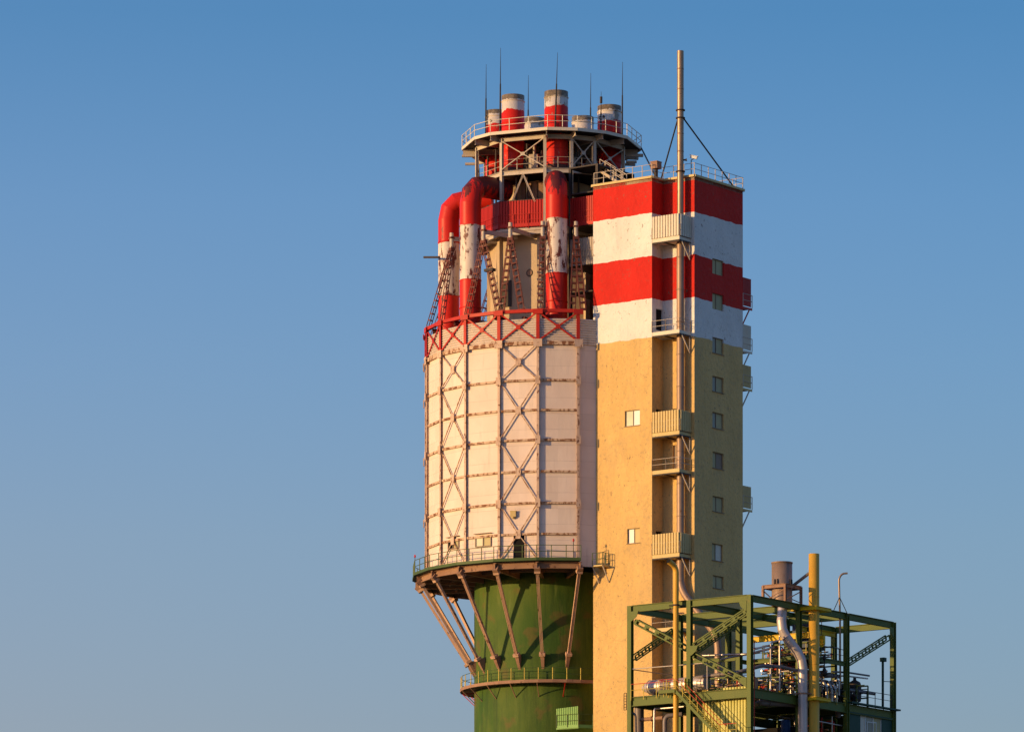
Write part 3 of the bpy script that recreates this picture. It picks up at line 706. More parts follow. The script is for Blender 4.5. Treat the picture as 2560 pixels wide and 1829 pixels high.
# clutter on the drum roof: dark beams just inside the red ring
for a in range(0, -200, -24):
    rb = MB(); rb.ibeam(pol(5.8, a, 89.0), pol(11.2, a-4, 89.1), .25, .4, .04); rb.bar(pol(6.5, a-6, 88.9), pol(10.5, a-14, 88.9), .3, .3)
    rb.build('roof_beam', M['lattice'], tower)
# big striped ducts
def duct(theta, rr, stack_r, mat, label, zc=101.85, inner=5.4, extra=0):
    t = thing('striped_duct', pol(rr, theta, 88.6), label, 'duct', 'red and white ducts rising from the drum roof')
    pts = bend([pol(rr, theta, 88.7), pol(rr, theta, zc), pol(inner, theta+extra, zc)], 1.75, 3)
    b_ = MB(); b_.path(pts, .985, 32, mitre=True); b_.build('pipe', M[mat], t)
    for z in (93.05, 98.0, 90.5):
        f = MB(); f.lathe(pol(rr, theta, z), [(.985, -.06), (1.02, -.06), (1.02, .06), (.985, .06)], 28); f.build('flange', M[mat], t)
    return t
duct(3, 9.45, 0, 'duct_a', 'front striped duct with a dark rusty crown, between the core and the stair tower')
duct(-49, 9.75, 0, 'duct_a', 'striped duct with a long dark elbow turning in towards the core')
duct(-97, 9.5, 0, 'duct_b', 'outermost striped duct with a clean red elbow, at the edge of the drum')
duct(-150, 9.5, 0, 'duct_b', 'striped duct at the back of the drum, behind the core')
duct(150, 9.5, 0, 'duct_b', 'striped duct at the rear right of the drum, behind the stair tower')
st = MB(); st.tube(P(1060, 643, 479), P(1098, 643, 477.5), .1, 8); o = st.build('spout_pipe', M['darksteel'])
tag(o, 'short dark pipe sticking out level from the outermost striped duct', 'pipe')
# bridges to the stair tower and the dark link frame behind
link = thing('link_frame', (QL+A*1.5+B*4+V((0, 0, 88.6))), 'dark open landings linking the core to the banded stair tower', 'walkway frame')
for zf in (88.9, 91.6, 94.0, 97.6, 100.6, 103.0):
    fm = MB(); a0 = QL+B*.7-A*.0; fm.prism([a0+A*3.2, a0, a0+B*5.5, a0+B*5.5+A*3.2], zf-.12, zf); fm.build('landing', M['darksteel'], link)
bm = MB(); bm.bar(QL+B*6.4+V((0, 0, 95.8)), QL+B*6.4+A*4+V((0, 0, 95.8)), .15, 14.4); bm.build('dark_backing', M['dark'], link)  # black sheet added behind the landings so the gaps look dark
for s in (.1, 3.1):
    pm = MB(); pm.ibeam(QL+B*.8+A*s+V((0, 0, 88.6)), QL+B*.8+A*s+V((0, 0, 103)), .25, .25, .03); pm.build('column', M['darksteel'], link)
for z0, z1, mt in ((97.7, 100.15, 'redsheet'), (94.1, 96.4, 'palesteel')):
    s_ = MB(); corrugated(s_, QL+B*.62+A*3.0, QL+B*.62+A*.02, z0, z1, .2); s_.build('sheet_panel', M[mt], link)
    f = MB(); f.bar(QL+B*.55+A*3.0+V((0, 0, z0)), QL+B*.55+A*.02+V((0, 0, z0)), .06, .3)
    for h_ in (.6, 1.15): f.bar(QL+B*.5+A*3.0+V((0, 0, z0+h_)), QL+B*.5+A*.02+V((0, 0, z0+h_)), .04, .04)
    f.build('rail', M[mt], link)
# upper steel frame, two decks
COL = [-162, -121, -104, -76, -40, -4.5, 15.5, 34.5, 73, 104, 150]
RU = 7.0
up = thing('upper_deck', pol(0, 0, 97.9), 'pale steel frame above the red parapet carrying the railed top platform', 'platform')
for a in COL:
    rad, tg = frame_at(a)
    cm = MB(); cm.ibeam(pol(RU, a, 97.9), pol(RU, a, 106.2), .28, .28, .04, rad); cm.build('column', M['palesteel'], up)
for z, name in ((103.0, 'middle_beam'), (106.1, 'top_beam')):
    for i in range(len(COL)):
        p, q = pol(RU, COL[i], z), pol(RU, COL[(i+1) % len(COL)], z)
        bm = MB(); bm.ibeam(p, q, .22, .4, .04); bm.build(name, M['palesteel'], up)
bm = MB(); bm.prism([pol(7.05, a) for a in COL][::-1], 103.2, 103.28); bm.build('middle_floor', M['darksteel'], up)
def xb(a0, a1, z0, z1, w=.14):
    mb = MB(); mb.bar(pol(RU+.1, a0, z0), pol(RU+.1, a1, z1), w, .08); mb.bar(pol(RU+.12, a1, z0), pol(RU+.12, a0, z1), w, .08)
    c = (pol(RU+.14, a0, (z0+z1)/2)+pol(RU+.14, a1, (z0+z1)/2))/2; rad, tg = frame_at((a0+a1)/2); mb.box(c, (.2, .05, .16), (tg, rad, V((0, 0, 1)))); mb.build('brace', M['palesteel'], up)
xb(-40, -4.5, 103.3, 106.0); xb(-104, -76, 103.3, 106.0, .1); xb(15.5, 34.5, 103.4, 106, .08); xb(73, 104, 103.4, 106, .1); xb(34.5, 73, 103.4, 106, .1); xb(-162, -121, 103.4, 106, .1)
mid = (pol(RU, -40, 102.8)+pol(RU, -4.5, 102.8))/2
for a, s in ((-40, .18), (-4.5, .18)):
    q = mid.lerp(pol(RU, a, 0), .55); mb = MB(); mb.ibeam(mid, V((q.x, q.y, 100.2)), .14, .14, .03); mb.build('brace', M['palesteel'], up)
railing(up, [pol(RU-.2, a, 103.3) for a in (-104, -76, -40, -4.5, 15.5, 34.5)], 1.0, 'palesteel', 1.3, r=.02)
im = MB(); im.prism([pol(4.1, a) for a in range(-170, 190, 30)][::-1], 97.9, 102.7); im.build('inner_wall', M['concrete'], up)
for a in (-36, -28, -20, -12):
    rad, tg = frame_at(a); pm = MB(); pm.bar(pol(4.25, a, 97.9), pol(4.25, a, 102.6), .45, .1, rad); pm.build('wall_plank', M['brownsteel'], up)
im = MB(); im.lathe(pol(0, 0, 0), [(2.6, 103.3), (2.6, 105.4), (.6, 106.0)], 20); im.build('fan_housing', M['darksteel'], up)
for a, z, s in ((-30, 103.9, .5), (-18, 104.2, .7), (9, 104.1, .55), (22, 104.0, .6), (28, 104.5, .5), (50, 104, .7), (-10, 103.9, .45)):
    rad, tg = frame_at(a); q = MB(); c = pol(4.9, a, z); q.box(c, (s*.6, s*.5, s), (tg, rad, V((0, 0, 1)))); q.tube(c+V((0, 0, s)), c+V((0, 0, s+.9)), .12, 8)
    q.bar(c-tg*s, c-tg*s-V((0, 0, .7)), .06, .06); q.bar(c+tg*s*.8+V((0, 0, .5)), pol(6.3, a+8, z-.3), .08, .08); q.build('fan_unit', M['palesteel' if s > .55 else 'darksteel'], up)
for a in (-33, -22, 12, 26, 40, -60, -90):
    q = MB(); q.tube(pol(5.8, a, 98), pol(5.8, a, 105.8), .09, 8); q.tube(pol(5.8, a, 101+a/60), pol(3.4, a+20, 101+a/60), .09, 8); q.build('service_pipe', M['darksteel'], up)
# top platform
TA = [-3, -43, -59, -91, -122, -150, 180, 150, 122, 91, 56, 36, 16]
RT = 8.3; ZT = 106.62; OX = V((.12, 0, 0))
TP = [pol(RT, a)+OX for a in TA]
fm = MB(); fm.prism(TP, ZT-.1, ZT); fm.build('top_floor', M['darksteel'], up)
fb = MB()
for i in range(len(TP)):
    p, q = TP[i], TP[(i+1) % len(TP)]; fb.bar(p+V((0, 0, ZT-.1)), q+V((0, 0, ZT-.1)), .1, .28)
fb.build('fascia', M['whitesheet'], up)
for a in TA:
    bm = MB(); bm.ibeam(pol(1.5, a, ZT-.42), pol(8.1, a, ZT-.42), .2, .5, .03); bm.build('radial_beam', M['palesteel'], up)
railing(up, [p+V((0, 0, ZT+.09)) for p in TP], 1.05, 'whitesheet', 1.75, r=.03, closed=True)
for i, a in enumerate((91, 100)):
    q = MB(); q.bar(pol(7, a, 105.9), pol(8.6-.3*i, a, 105.9), .3, .25); q.bar(pol(7, a, 105.3), pol(8.0, a, 105.3), .3, .2); q.build('cantilever', M['palesteel'], up)
q = MB(); q.bar(pol(7, -91, 105.85), pol(8.2, -91, 105.85), .3, .2); q.bar(pol(7, -91, 105.1), pol(7.9, -91, 105.1), .3, .2); q.build('cantilever', M['palesteel'], up)
# short stair from the middle deck down to the tower roof
t = thing('roof_stair', P(1525, 440, 470)-V((0, 0, 1)), 'short pale steel stair from the deck frame down to the tower roof', 'stair')
s0 = P(1500, 427, 470.5); s1 = QL-A*2.3+B*1.2+V((0, 0, TOP+.1))
for o_ in (V((0, 0, 0)), B*.8):
    q = MB(); q.bar(s0+o_, s1+o_, .06, .25); q.build('stringer', M['palesteel'], t)
    q = MB()
    for h_ in (.55, 1.05): q.tube(s0+o_+V((0, 0, h_)), s1+o_+V((0, 0, h_)), .035, 6)
    for k in range(5): c = s0.lerp(s1, k/4)+o_; q.tube(c, c+V((0, 0, 1.05)), .035, 6)
    q.build('handrail', M['palesteel'], t)
for k in range(9): q = MB(); c = s0.lerp(s1, (k+.5)/9); q.box(c+B*.4, (.14, .4, .02), ((s1-s0).normalized().cross(B).cross(B)*-1, B, V((0, 0, 1)))); q.build('tread', M['palesteel'], t)
# exhaust stacks
def stack_mat(name, zr, rim=(.28, .22, .15), dirty=.5):
    m, nt, b = new_mat(name, .5)
    z = mth(nt, 'ADD', posz(nt), ramp(nt, noise(nt, .9, (1, 1, .6), 7), .3, .7, -.55*dirty, .45*dirty))
    w_ = mix(nt, ramp(nt, noise(nt, .8, (1, 1, .5), 8, .7), .54, .57), (.66, .58, .50), (.33, .27, .20))
    w_ = mix(nt, ramp(nt, noise(nt, 3, (1, 1, .2), 8, .7), .58, .72, 0, .6), w_, (.25, .17, .10))
    rd = mix(nt, ramp(nt, noise(nt, 1.1, (1, 1, .5), 8, .7), .62, .65, 0, .9), (.60, .022, .012), (.32, .24, .18))
    c = mix(nt, ramp(nt, z, zr-.02, zr+.02), rd, w_)
    z3 = mth(nt, 'ADD', posz(nt), ramp(nt, noise(nt, 4, (1, 1, .3), 6), .3, .7, -.1, .1))
    c = mix(nt, ramp(nt, z3, 109.95, 110.0), c, mix(nt, ramp(nt, noise(nt, 2.4), .4, .6), rim, (.16, .12, .08)))
    c = mix(nt, ramp(nt, posz(nt), 103.75, 103.7), c, (.10, .04, .035))
    nt.links.new(c, b.inputs['Base Color']); bump(nt, b, noise(nt, 4, detail=6), .12, .04); return m
M['stack_hi'] = stack_mat('stack_paint', 109.0)
M['stack_lo'] = stack_mat('stack_paint_low', 109.0, dirty=.35)
SK = [(4, 5.35, 1.09, 'stack_hi', 110.5, 'red-bottomed exhaust stack with a stained rim, nearest on the top platform'),
      (-42, 5.35, 1.05, 'stack_hi', 110.45, 'pale-topped exhaust stack with a ragged red skirt and a rod at its left edge'),
      (-109, 5.45, 1.0, 'stack_lo', 110.35, 'leftmost exhaust stack with two small dark holes, partly hidden behind its neighbour'),
      (-163, 5.4, 1.0, 'stack_lo', 110.4, 'short-looking grey exhaust stack between the two tall front ones, on the far side'),
      (147, 5.4, 1.03, 'stack_lo', 110.4, 'short-looking grey exhaust stack just right of the nearest stack, on the far side'),
      (93, 5.35, 1.1, 'stack_lo', 110.45, 'rightmost exhaust stack with two dark holes near its brown rim')]
for a, r_, rr, mt, zt_, lab in SK:
    t = thing('exhaust_stack', pol(r_, a, 103.3)+OX, lab, 'stack', 'exhaust stacks on the top platform')
    b_ = MB(); b_.lathe(pol(r_, a, 0)+OX, [(rr, 103.35), (rr, zt_), (rr-.08, zt_), (rr-.08, zt_-1.5)], 40); b_.build('shell', M[mt], t)
    for z in (zt_-.55, 107.9, 105.2, 104.0):
        f = MB(); f.lathe(pol(r_, a, z)+OX, [(rr, -.035), (rr+.05, -.03), (rr+.05, .03), (rr, .035)], 40); f.build('band', M[mt], t)
    f = MB(); f.lathe(pol(r_, a, ZT+.02)+OX, [(rr+.02, 0), (rr+.18, 0), (rr+.18, .12), (rr+.02, .14)], 40); f.build('collar', M['palesteel'], t)
    if 'holes' in lab:
        for k in (-28, 0):
            aa = -30+k; c = pol(r_, a)+OX+V((math.sin(R(aa)), -math.cos(R(aa)), 0))*(rr+.01); rad, tg = frame_at(aa)
            f = MB(); f.path([V((c.x, c.y, 109.3))-rad*.1, V((c.x, c.y, 109.3))+rad*.02], .13, 12); f.build('port', M['black'], t)
# lightning rods
RODS = [(1215.5, 161, -100, 6.3, 'leftmost lightning rod, standing against the stack with two holes'),
        (1251.5, 120, -49, 6.0, 'tallest lightning rod, at the edge of the ragged red-skirted stack'),
        (1321, 188.5, 175, 6.4, 'thin lightning rod rising behind the short grey stack left of centre'),
        (1394, 131.6, 2, 6.75, 'lightning rod standing in front of the nearest stack'),
        (1477, 183, 142, 6.6, 'thin lightning rod rising behind the short grey stack right of centre'),
        (1503, 229, 70, 4.2, 'short knobbed rod in front of the rightmost stack'),
        (1556.5, 155, 82, 6.75, 'lightning rod touching the right edge of the rightmost stack')]
for px, py, a, r_, lab in RODS:
    Y = pol(r_, a).y; tip = P(px, py, Y); bx = P(px-(5 if px == 1394 else 0), 350, Y); base = V((bx.x-.05, Y, ZT))
    t = thing('lightning_rod', base, lab, 'lightning rod', 'lightning rods on the top platform')
    L = tip.z-ZT; q = MB(); q.tube(base, base.lerp(tip, .6), .09, 8, .065); q.build('mast', M['black'], t)
    q = MB(); q.tube(base.lerp(tip, .6), tip, .045, 6, .015); q.build('tip', M['black'], t)
    q = MB(); q.tube(base+V((0, 0, .0)), base+V((0, 0, .12)), .18, 8); q.build('foot', M['darksteel'], t)
    if px == 1503: q = MB(); q.tube(base.lerp(tip, .78), base.lerp(tip, .9), .12, 8); q.build('knob', M['darksteel'], t)
# ------------------------------------------------------------------ things on the stair tower roof
PC = V((15.12, 463.24, 0))
t = thing('flue_pipe', V((15.12, 463.24, 56)), 'tall thin metal flue pipe standing in the tower notch and rising above the roof', 'flue pipe')
zk = zat(1472, 463.2); pts = bend([PC+V((0, 0, 112.0)), PC+V((0, 0, zk)), P(1795, 1592, 461.8), P(1796, 1950, 461.8)], 1.1, 5)
q = MB(); q.path([PC+V((0, 0, 112.02)), PC+V((0, 0, 95.2))], .30, 24, .29); q.build('upper_pipe', M['stackmetal'], t)
q = MB(); q.path([PC+V((0, 0, 95.2))]+pts[1:], .34, 24, mitre=True); q.build('lower_pipe', M['greyduct'], t)
for z in (106.7, 106.0, 101.2, 110.4, 108.6, 104.6, 103.0):
    q = MB(); big = z in (106.7, 106.0, 101.2); q.lathe(PC+V((0, 0, z)), [(.29, -.05), (.42 if big else .31, -.05), (.42 if big else .31, .05), (.29, .05)], 24); q.build('clamp' if big else 'seam_ring', M['darksteel' if big else 'stackmetal'], t)
for k in range(12):
    z = 93.5-k*2.9; q = MB(); q.lathe(PC+V((0, 0, z)), [(.34, -.04), (.36, -.04), (.36, .04), (.34, .04)], 24); q.build('seam_ring', M['greyduct'], t)
cl = PC+V((0, 0, 106.05))
def roofpt(px, py, Y): return P(px, py, Y)
for p_, q_, lab in ((cl+V((.3, 0, -.1)), Q4-A*.0-B*.8+A*.3+V((0, 0, TOP+.15)), 'long dark stay from the flue clamps down to the far roof corner'),
                    (cl+V((-.25, .1, -.2)), P(1649, 441, 467)*1, 'dark stay from the flue clamps down to the roof behind the notch'),
                    (pol(8.3, 91, 106.6)+OX, P(1649, 441, 467)*1, 'dark stay from the top platform edge down to the tower roof')):
    q_ = V(q_); q_.z = TOP+.1; q = MB(); q.tube(p_, q_, .07, 8); o = q.build('stay_rod', M['black']); tag(o, lab, 'stay', 'stays above the tower roof')
t = thing('roof_vent', P(1640, 446, 464.3), 'square brown vent box on a short stem near the roof rail', 'vent')
c = P(1640, 424, 464.3); q = MB(); q.tube(V((c.x, c.y, TOP+.1)), c, .16, 12); q.build('stem', M['darksteel'], t)
q = MB(); q.box(c+V((0, 0, .35)), (.36, .36, .3), (A, B, V((0, 0, 1)))); q.box(c+V((0, 0, .67)), (.4, .4, .03), (A, B, V((0, 0, 1)))); q.build('hood', M['brownsteel'], t)
t = thing('security_camera', Q3+A*.5+B*.3+V((0, 0, TOP+.1)), 'white security camera on the roof rail at the notch corner', 'camera')
c = P(1735, 397, 463.4); q = MB(); q.tube(V((c.x-.25, c.y, TOP+.1)), V((c.x-.25, c.y, c.z-.1)), .04, 8); q.bar(V((c.x-.25, c.y, c.z-.12)), c, .06, .06); q.build('post', M['darksteel'], t)
q = MB(); dd_ = V((.85, -.3, -.25)).normalized(); q.bar(c-dd_*.35+V((0, 0, .12)), c+dd_*.3+V((0, 0, .12)), .24, .22); q.bar(c-dd_*.4+V((0, 0, .27)), c+dd_*.42+V((0, 0, .27)), .28, .03); q.build('housing', M['white'], t)
t = thing('alarm_horn', P(1712, 404, 463.2), 'small dark horn clamped to the flue beside the camera', 'horn')
c = P(1711, 400, 463.2); q = MB(); q.path([c-V((.15, 0, 0)), c+V((.12, 0, 0)), c+V((.22, 0, .02))], .05, 10, .14); q.build('bell', M['darksteel'], t)
q = MB(); q.bar(c-V((.3, 0, .05)), c-V((.05, 0, .05)), .05, .05); q.build('bracket', M['darksteel'], t)
# little corner walkway between the gallery and the stair tower
t = thing('corner_platform', on_plane(1510, 1415, Q1, A), 'tiny railed platform on the tower wall beside the bottom corner of the drum', 'platform')
a0 = on_plane(1498, 1416, Q1, A)+NA*.01; a1 = on_plane(1523, 1416, Q1, A)+NA*.01; a1.z = a0.z
q = MB(); q.prism([a0, a0+NA*1.1, a1+NA*1.1, a1], a0.z-.12, a0.z); q.build('floor', M['cream'], t)
railing(t, [a0+NA*1.05+V((0, 0, .01)), a1+NA*1.05+V((0, 0, .01)), a1+NA*.1+V((0, 0, .01))], 1.1, 'greenrail', .6, r=.022)
q = MB(); q.bar(a1+NA*1.0-V((0, 0, .1)), a1+NA*.05-V((0, 0, 1.5)), .08, .08); q.bar(a0+NA*1.0-V((0, 0, .1)), a0+NA*.05-V((0, 0, 1.5)), .08, .08); q.build('bracket', M['palesteel'], t)
# green corrugated balcony low between shaft and stair tower
t = thing('green_balcony', P(1420, 1829, 469), 'bright green corrugated balcony low on the shaft, beside the stair tower', 'balcony')
g0 = P(1391, 1812, 468.6); g1 = P(1446, 1800, 467.4); g2 = P(1482, 1795, 467.9); z0 = g0.z-.35
for g_ in (g0, g1, g2): g_.z = z0
ztop = zat(1771, 468.6)
q = MB(); corrugated(q, g0, g1, z0+.25, ztop, .2, .1, zat(1764, 467.4)); q.build('sheet_panel', M['greensheet'], t)
q = MB(); q.prism([g0, g1, g1+V((.5, 5, 0)), g0+V((.5, 5, 0))], z0-.05, z0+.08); q.prism([g1, g2, g2+V((0, 3, 0)), g1+V((0, 3, 0))], z0-.04, z0+.09); q.build('floor', M['greensheet'], t)
q = MB(); q.bar(g0+V((0, -.1, .15)), g1+V((0, -.1, .15)), .05, .3); q.bar(g1+V((0, -.1, .15)), g2+V((0, -.1, .15)), .05, .3); q.build('edge_beam', M['greensheet'], t)
railing(t, [g0+V((0, -.15, .1)), g1+V((0, -.15, .1)), g2+V((0, -.15, .1))], 1.15, 'greenrail', 1.1, r=.03)

t = thing('lamp_arm', P(1650, 1520, 464.5), 'dark bent lamp arm on the notch wall, left of the top of the mustard pipe', 'lamp')
e_ = on_plane(1655, 1518, Q2, A)
q = MB(); q.path(bend([e_, e_+V((-.25, -.1, .8)), e_+V((-.5, -.2, 1.0))], .4, 4), .05, 8); q.build('arm', M['darksteel'], t)
q = MB(); q.path([e_+V((-.5, -.2, 1.05)), e_+V((-.72, -.3, 1.0))], .09, 10, .14); q.build('head', M['lattice'], t)
# ------------------------------------------------------------------ green steel process structure in front, bottom right
F2 = V((20.433, 443.0, 0)); LA = [0, 6.27, 12.54]; LB = [0, 7.64, 15.28, 22.98]; ZF = 60.3; ZK = 52.6
def G(la, lb, z=0): return F2+A*la+B*lb+V((0, 0, z))
def YB(px): return on_plane(px, 1600, F2, B).y
def YA(px): return on_plane(px, 1600, F2, A).y
fr = thing('process_structure', G(6, 11, 0), 'green steel frame with lattice braces full of pipework, in front of the tan stair tower', 'steel frame')
for la in LA:
    for lb in LB:
        c = MB(); c.ibeam(G(la, lb, 0), G(la, lb, ZF+.27), .42, .42, .05, NA); c.build('column', M['greensteel'], fr)
def gbeam(p, q, w, h, name='beam', mat='greensteel', par=None):
    b_ = MB(); d = (q-p).normalized(); b_.ibeam(p+d*.22, q-d*.22, w, h, .05); return b_.build(name, M[mat], par or fr)
for lb in LB:
    gbeam(G(12.54, lb, ZF), G(6.27, lb, ZF), .3, .6); gbeam(G(6.27, lb, ZF), G(0, lb, ZF), .3, .6)
    gbeam(G(12.54, lb, ZK-.42), G(6.27, lb, ZK-.42), .3, .78); gbeam(G(6.27, lb, ZK-.42), G(0, lb, ZK-.42), .3, .78)
for la in LA:
    for i in range(3):
        gbeam(G(la, LB[i], ZF), G(la, LB[i+1], ZF), .3, .58); gbeam(G(la, LB[i], ZK-.42), G(la, LB[i+1], ZK-.42), .3, .8)
for lb in (11.5,): gbeam(G(12.3, lb, ZF-.05), G(0.2, lb, ZF-.05), .22, .4)
gbeam(G(3.1, 7.7, ZF-.05), G(3.1, 15.2, ZF-.05), .22, .36)
# gusseted corner haunches and lattice diagonals
def lacebar(p, q, nrm, w=.42, gap=.40):
    p = V(p); q = V(q); d = (q-p).normalized(); x = d.cross(nrm).normalized(); mb = MB(); L = (q-p).length
    for k_ in (0, gap):
        o = -nrm*k_
        for s in (-1, 1): mb.bar(p+x*(s*w/2)+o, q+x*(s*w/2)+o, .10, .09, nrm)
        n = max(2, round(L/1.15))
        for i in range(n+1):
            c = p.lerp(q, i/n)+o; mb.bar(c-d*.13, c+d*.13, w, .03, nrm) if True else None
    return mb
def haunch(p, dx, nrm, s=.9):
    mb = MB(); z = V((0, 0, 1)); vs = []
    for k_ in (0, .04):
        o = nrm*(.2+k_); vs += [p+o, p+dx*s+o, p+dx*(s*.75)-z*(s*.6)+o, p+dx*.1-z*(s*1.05)+o, p-z*(s*1.05)+o]
    mb.add(vs, [(0, 1, 2, 3, 4), (9, 8, 7, 6, 5), (0, 5, 6, 1), (1, 6, 7, 2), (2, 7, 8, 3), (3, 8, 9, 4)]); return mb
zt_ = ZF-.25; F0_, F1_ = G(12.54, 0), G(6.27, 0)
ZM = 56.1
for p, q, nrm in ((G(12.0, 0, zt_-.9), G(6.6, 0, ZM+.3), NA), (G(.6, 0, zt_-.9), G(5.9, 0, ZM+.5), NA), (G(5.9, 0, ZM-.3), G(.5, 0, ZK+.6), NA),
                  (G(0, 22.4, zt_-.9), G(0, 15.7, ZM+.1), NB), (G(6.27, 7, zt_-.9), G(6.27, .8, ZM), NB), (G(12.54, 7, zt_-.9), G(12.54, .8, ZM), NB)):
    lacebar(p, q, nrm).build('lattice_brace', M['greensteel'], fr)
for p, dx, nrm in ((G(12.33, 0, zt_), -A, NA), (G(.21, 0, zt_), A, NA), (G(0, 22.77, zt_), -B, NB), (G(6.05, 0, ZM+.5), -A, NA), (G(.21, 0, ZK+.9), A, NA)):
    haunch(p, dx, nrm, .8).build('gusset_plate', M['greensteel'], fr)
# decks
fl = MB(); fl.prism([G(12.3, .2), G(6.4, .2), G(6.4, 7.5), G(12.3, 7.5)], ZK, ZK+.06); fl.prism([G(12.3, 7.8), G(.2, 7.8), G(.2, 22.7), G(12.3, 22.7)], ZK, ZK+.06)
fl.build('deck_floor', M['greendark'], fr)
fl = MB(); fl.prism([G(6.1, 9), G(.1, 9), G(.1, 15.1), G(6.1, 15.1)], 56.25, 56.32); fl.build('deck_floor', M['greendark'], fr)
for p, q in ((G(0, 7.7, 56.05), G(0, 15.2, 56.05)), (G(6.2, 9, 56.05), G(.1, 9, 56.05)), (G(6.27, 7.7, 56.05), G(6.27, 15.2, 56.05)), (G(3, 9, 56.0), G(3, 15.2, 56.0)), (G(12.4, 7.64, 56.3), G(6.4, 7.64, 56.3))): gbeam(p, q, .2, .36)
# rails
def rail2(pts, h=1.05, top='redrail', low='yellowrail', step=1.5, par=None, post='yellowrail'):
    pts = [V(p) for p in pts]; par = par or fr
    r0 = MB(); r1 = MB()
    for i in range(len(pts)-1):
        r0.tube(pts[i]+V((0, 0, h)), pts[i+1]+V((0, 0, h)), .03, 6); r1.tube(pts[i]+V((0, 0, h*.5)), pts[i+1]+V((0, 0, h*.5)), .025, 6)
    ro = r0.build('railing', M[top], par); r1.build('mid_rail', M[low], ro)
    for i in range(len(pts)-1):
        d = pts[i+1]-pts[i]; n = max(1, round(d.length/step))
        for k in range(n+(i == len(pts)-2)): pb = MB(); c = pts[i]+d*(k/n); pb.bar(c-V((0, 0, .35)), c+V((0, 0, h)), .05, .05, A); pb.build('post', M[post], ro)
rail2([G(12.3, -.25, ZK+.05), G(6.9, -.25, ZK+.05)])
rail2([G(6.0, 9.1, 56.32), G(.2, 9.1, 56.32), G(.1, 15, 56.32)], 1.0, 'darksteel', 'darksteel', 1.4, post='yellowrail')
rail2([G(-.1, 8.2, ZK+.1), G(-.1, 14.9, ZK+.1)], 1.0, 'darksteel', 'darksteel', 1.4)
rail2([G(-.1, 15.7, ZK+.35), G(-.1, 22.6, ZK+.35)], 1.05, 'darksteel', 'darksteel', 1.5, post='darksteel')
rail2([G(6.2, 1.0, ZK+.05), G(6.2, 6.5, ZK+.05)], 1.05)
rail2([G(11.5, 6.8, ZK+.05), G(6.6, 6.8, ZK+.05)], 1.05)
# cladding walls under the deck (dark green, with the white window), panels and black backing for the dark interior
WL0, WL1 = G(-.02, 15.5), G(-.02, 22.98)
hw = px_hole(WL0, WL1, 2151, 2205, 1784, 1838)
w = MB(); wall_quads(w, G(-.02, 15.5), G(-.02, 22.76), 0, ZK-.8, [hw], NB, .18); wall_quads(w, G(-.02, 23.2), G(12.5, 23.2), 0, ZK-.8, [], B); w.build('cladding_wall', M['greendark'], fr)
w = MB(); w.bar(G(-.25, 15.4, ZK+.12), G(-.25, 23.5, ZK+.12), .5, .14); w.bar(G(-.1, 15.5, ZK-.7), G(-.1, 22.7, ZK-.7), .1, .1); w.build('eaves', M['greendark'], fr)
wo = window_in(fr, WL0, WL1, hw, NB, (.27, .62), ('whitesheet', 'glass', 'greyblind'), depth=.1, fmat='white', fw=.08)
d = B; s0 = hw[0]+(hw[1]-hw[0])*.30; s1 = hw[0]+(hw[1]-hw[0])*.6
q = MB(); c0 = WL0+d*s0+V((0, 0, hw[3]-.75))+NB*.05; c1 = WL0+d*s1+V((0, 0, hw[3]-.75))+NB*.3
q.bar(c0, c1, .06, .07); q.bar(c0, c0-V((0, 0, 1.6)), .06, .07); q.bar(c1, c1-V((0, 0, 1.6)), .06, .07); q.build('sash', M['white'], wo)
w = MB(); w.bar(G(12.3, 7.9, 25), G(0.3, 7.9, 25), .1, 50); w.bar(G(3.6, 8.2, 25), G(3.6, 22.7, 25), .1, 50); w.build('inner_wall', M['dark'], fr)  # black sheets added to stand in for the unlit depth under the deck
# yellow green corrugated stair screen between the two near columns
for la0_, lb0_, z_ in ((3.2, 13.6, ZK+.06), (5.0, 12.0, ZK+.06), (1.2, 18.5, ZK+.06), (2.6, 12.8, 56.32)):
    c_ = G(la0_, lb0_, z_); tt = MB(); tt.lathe(c_, [(.2, 0), (.2, .35), (.55, .5), (.6, .8), (.6, 1.9), (.5, 2.2), (.15, 2.4), (.12, 2.7)], 20); tt.path([c_+V((0, 0, 1.2))-A*.8, c_+V((0, 0, 1.2))+A*.8], .1, 8)
    tt.build('process_drum', M['darksteel'], fr)
t = thing('sheet_screen', G(3, .8, 0), 'yellow green corrugated sheet screen under the deck, behind the stair with red handrails', 'screen')
q = MB(); corrugated(q, G(6.0, .95), G(3.35, .95), 0, ZK-.2, .33, .13); q.build('sheet_panel', M['olivesheet'], t)
q = MB(); corrugated(q, G(3.3, .75), G(.55, .75), 40, ZK+.25, .30, .12); q.build('sheet_panel', M['olivesheet'], t)
q = MB(); q.bar(G(6.0, 1.1, ZK-.3), G(.6, 1.1, ZK-.3), .1, .15); q.bar(G(.55, .4, 49.5), G(.3, .4, 49.5), .3, .3); q.build('rail_beam', M['greensteel'], t)
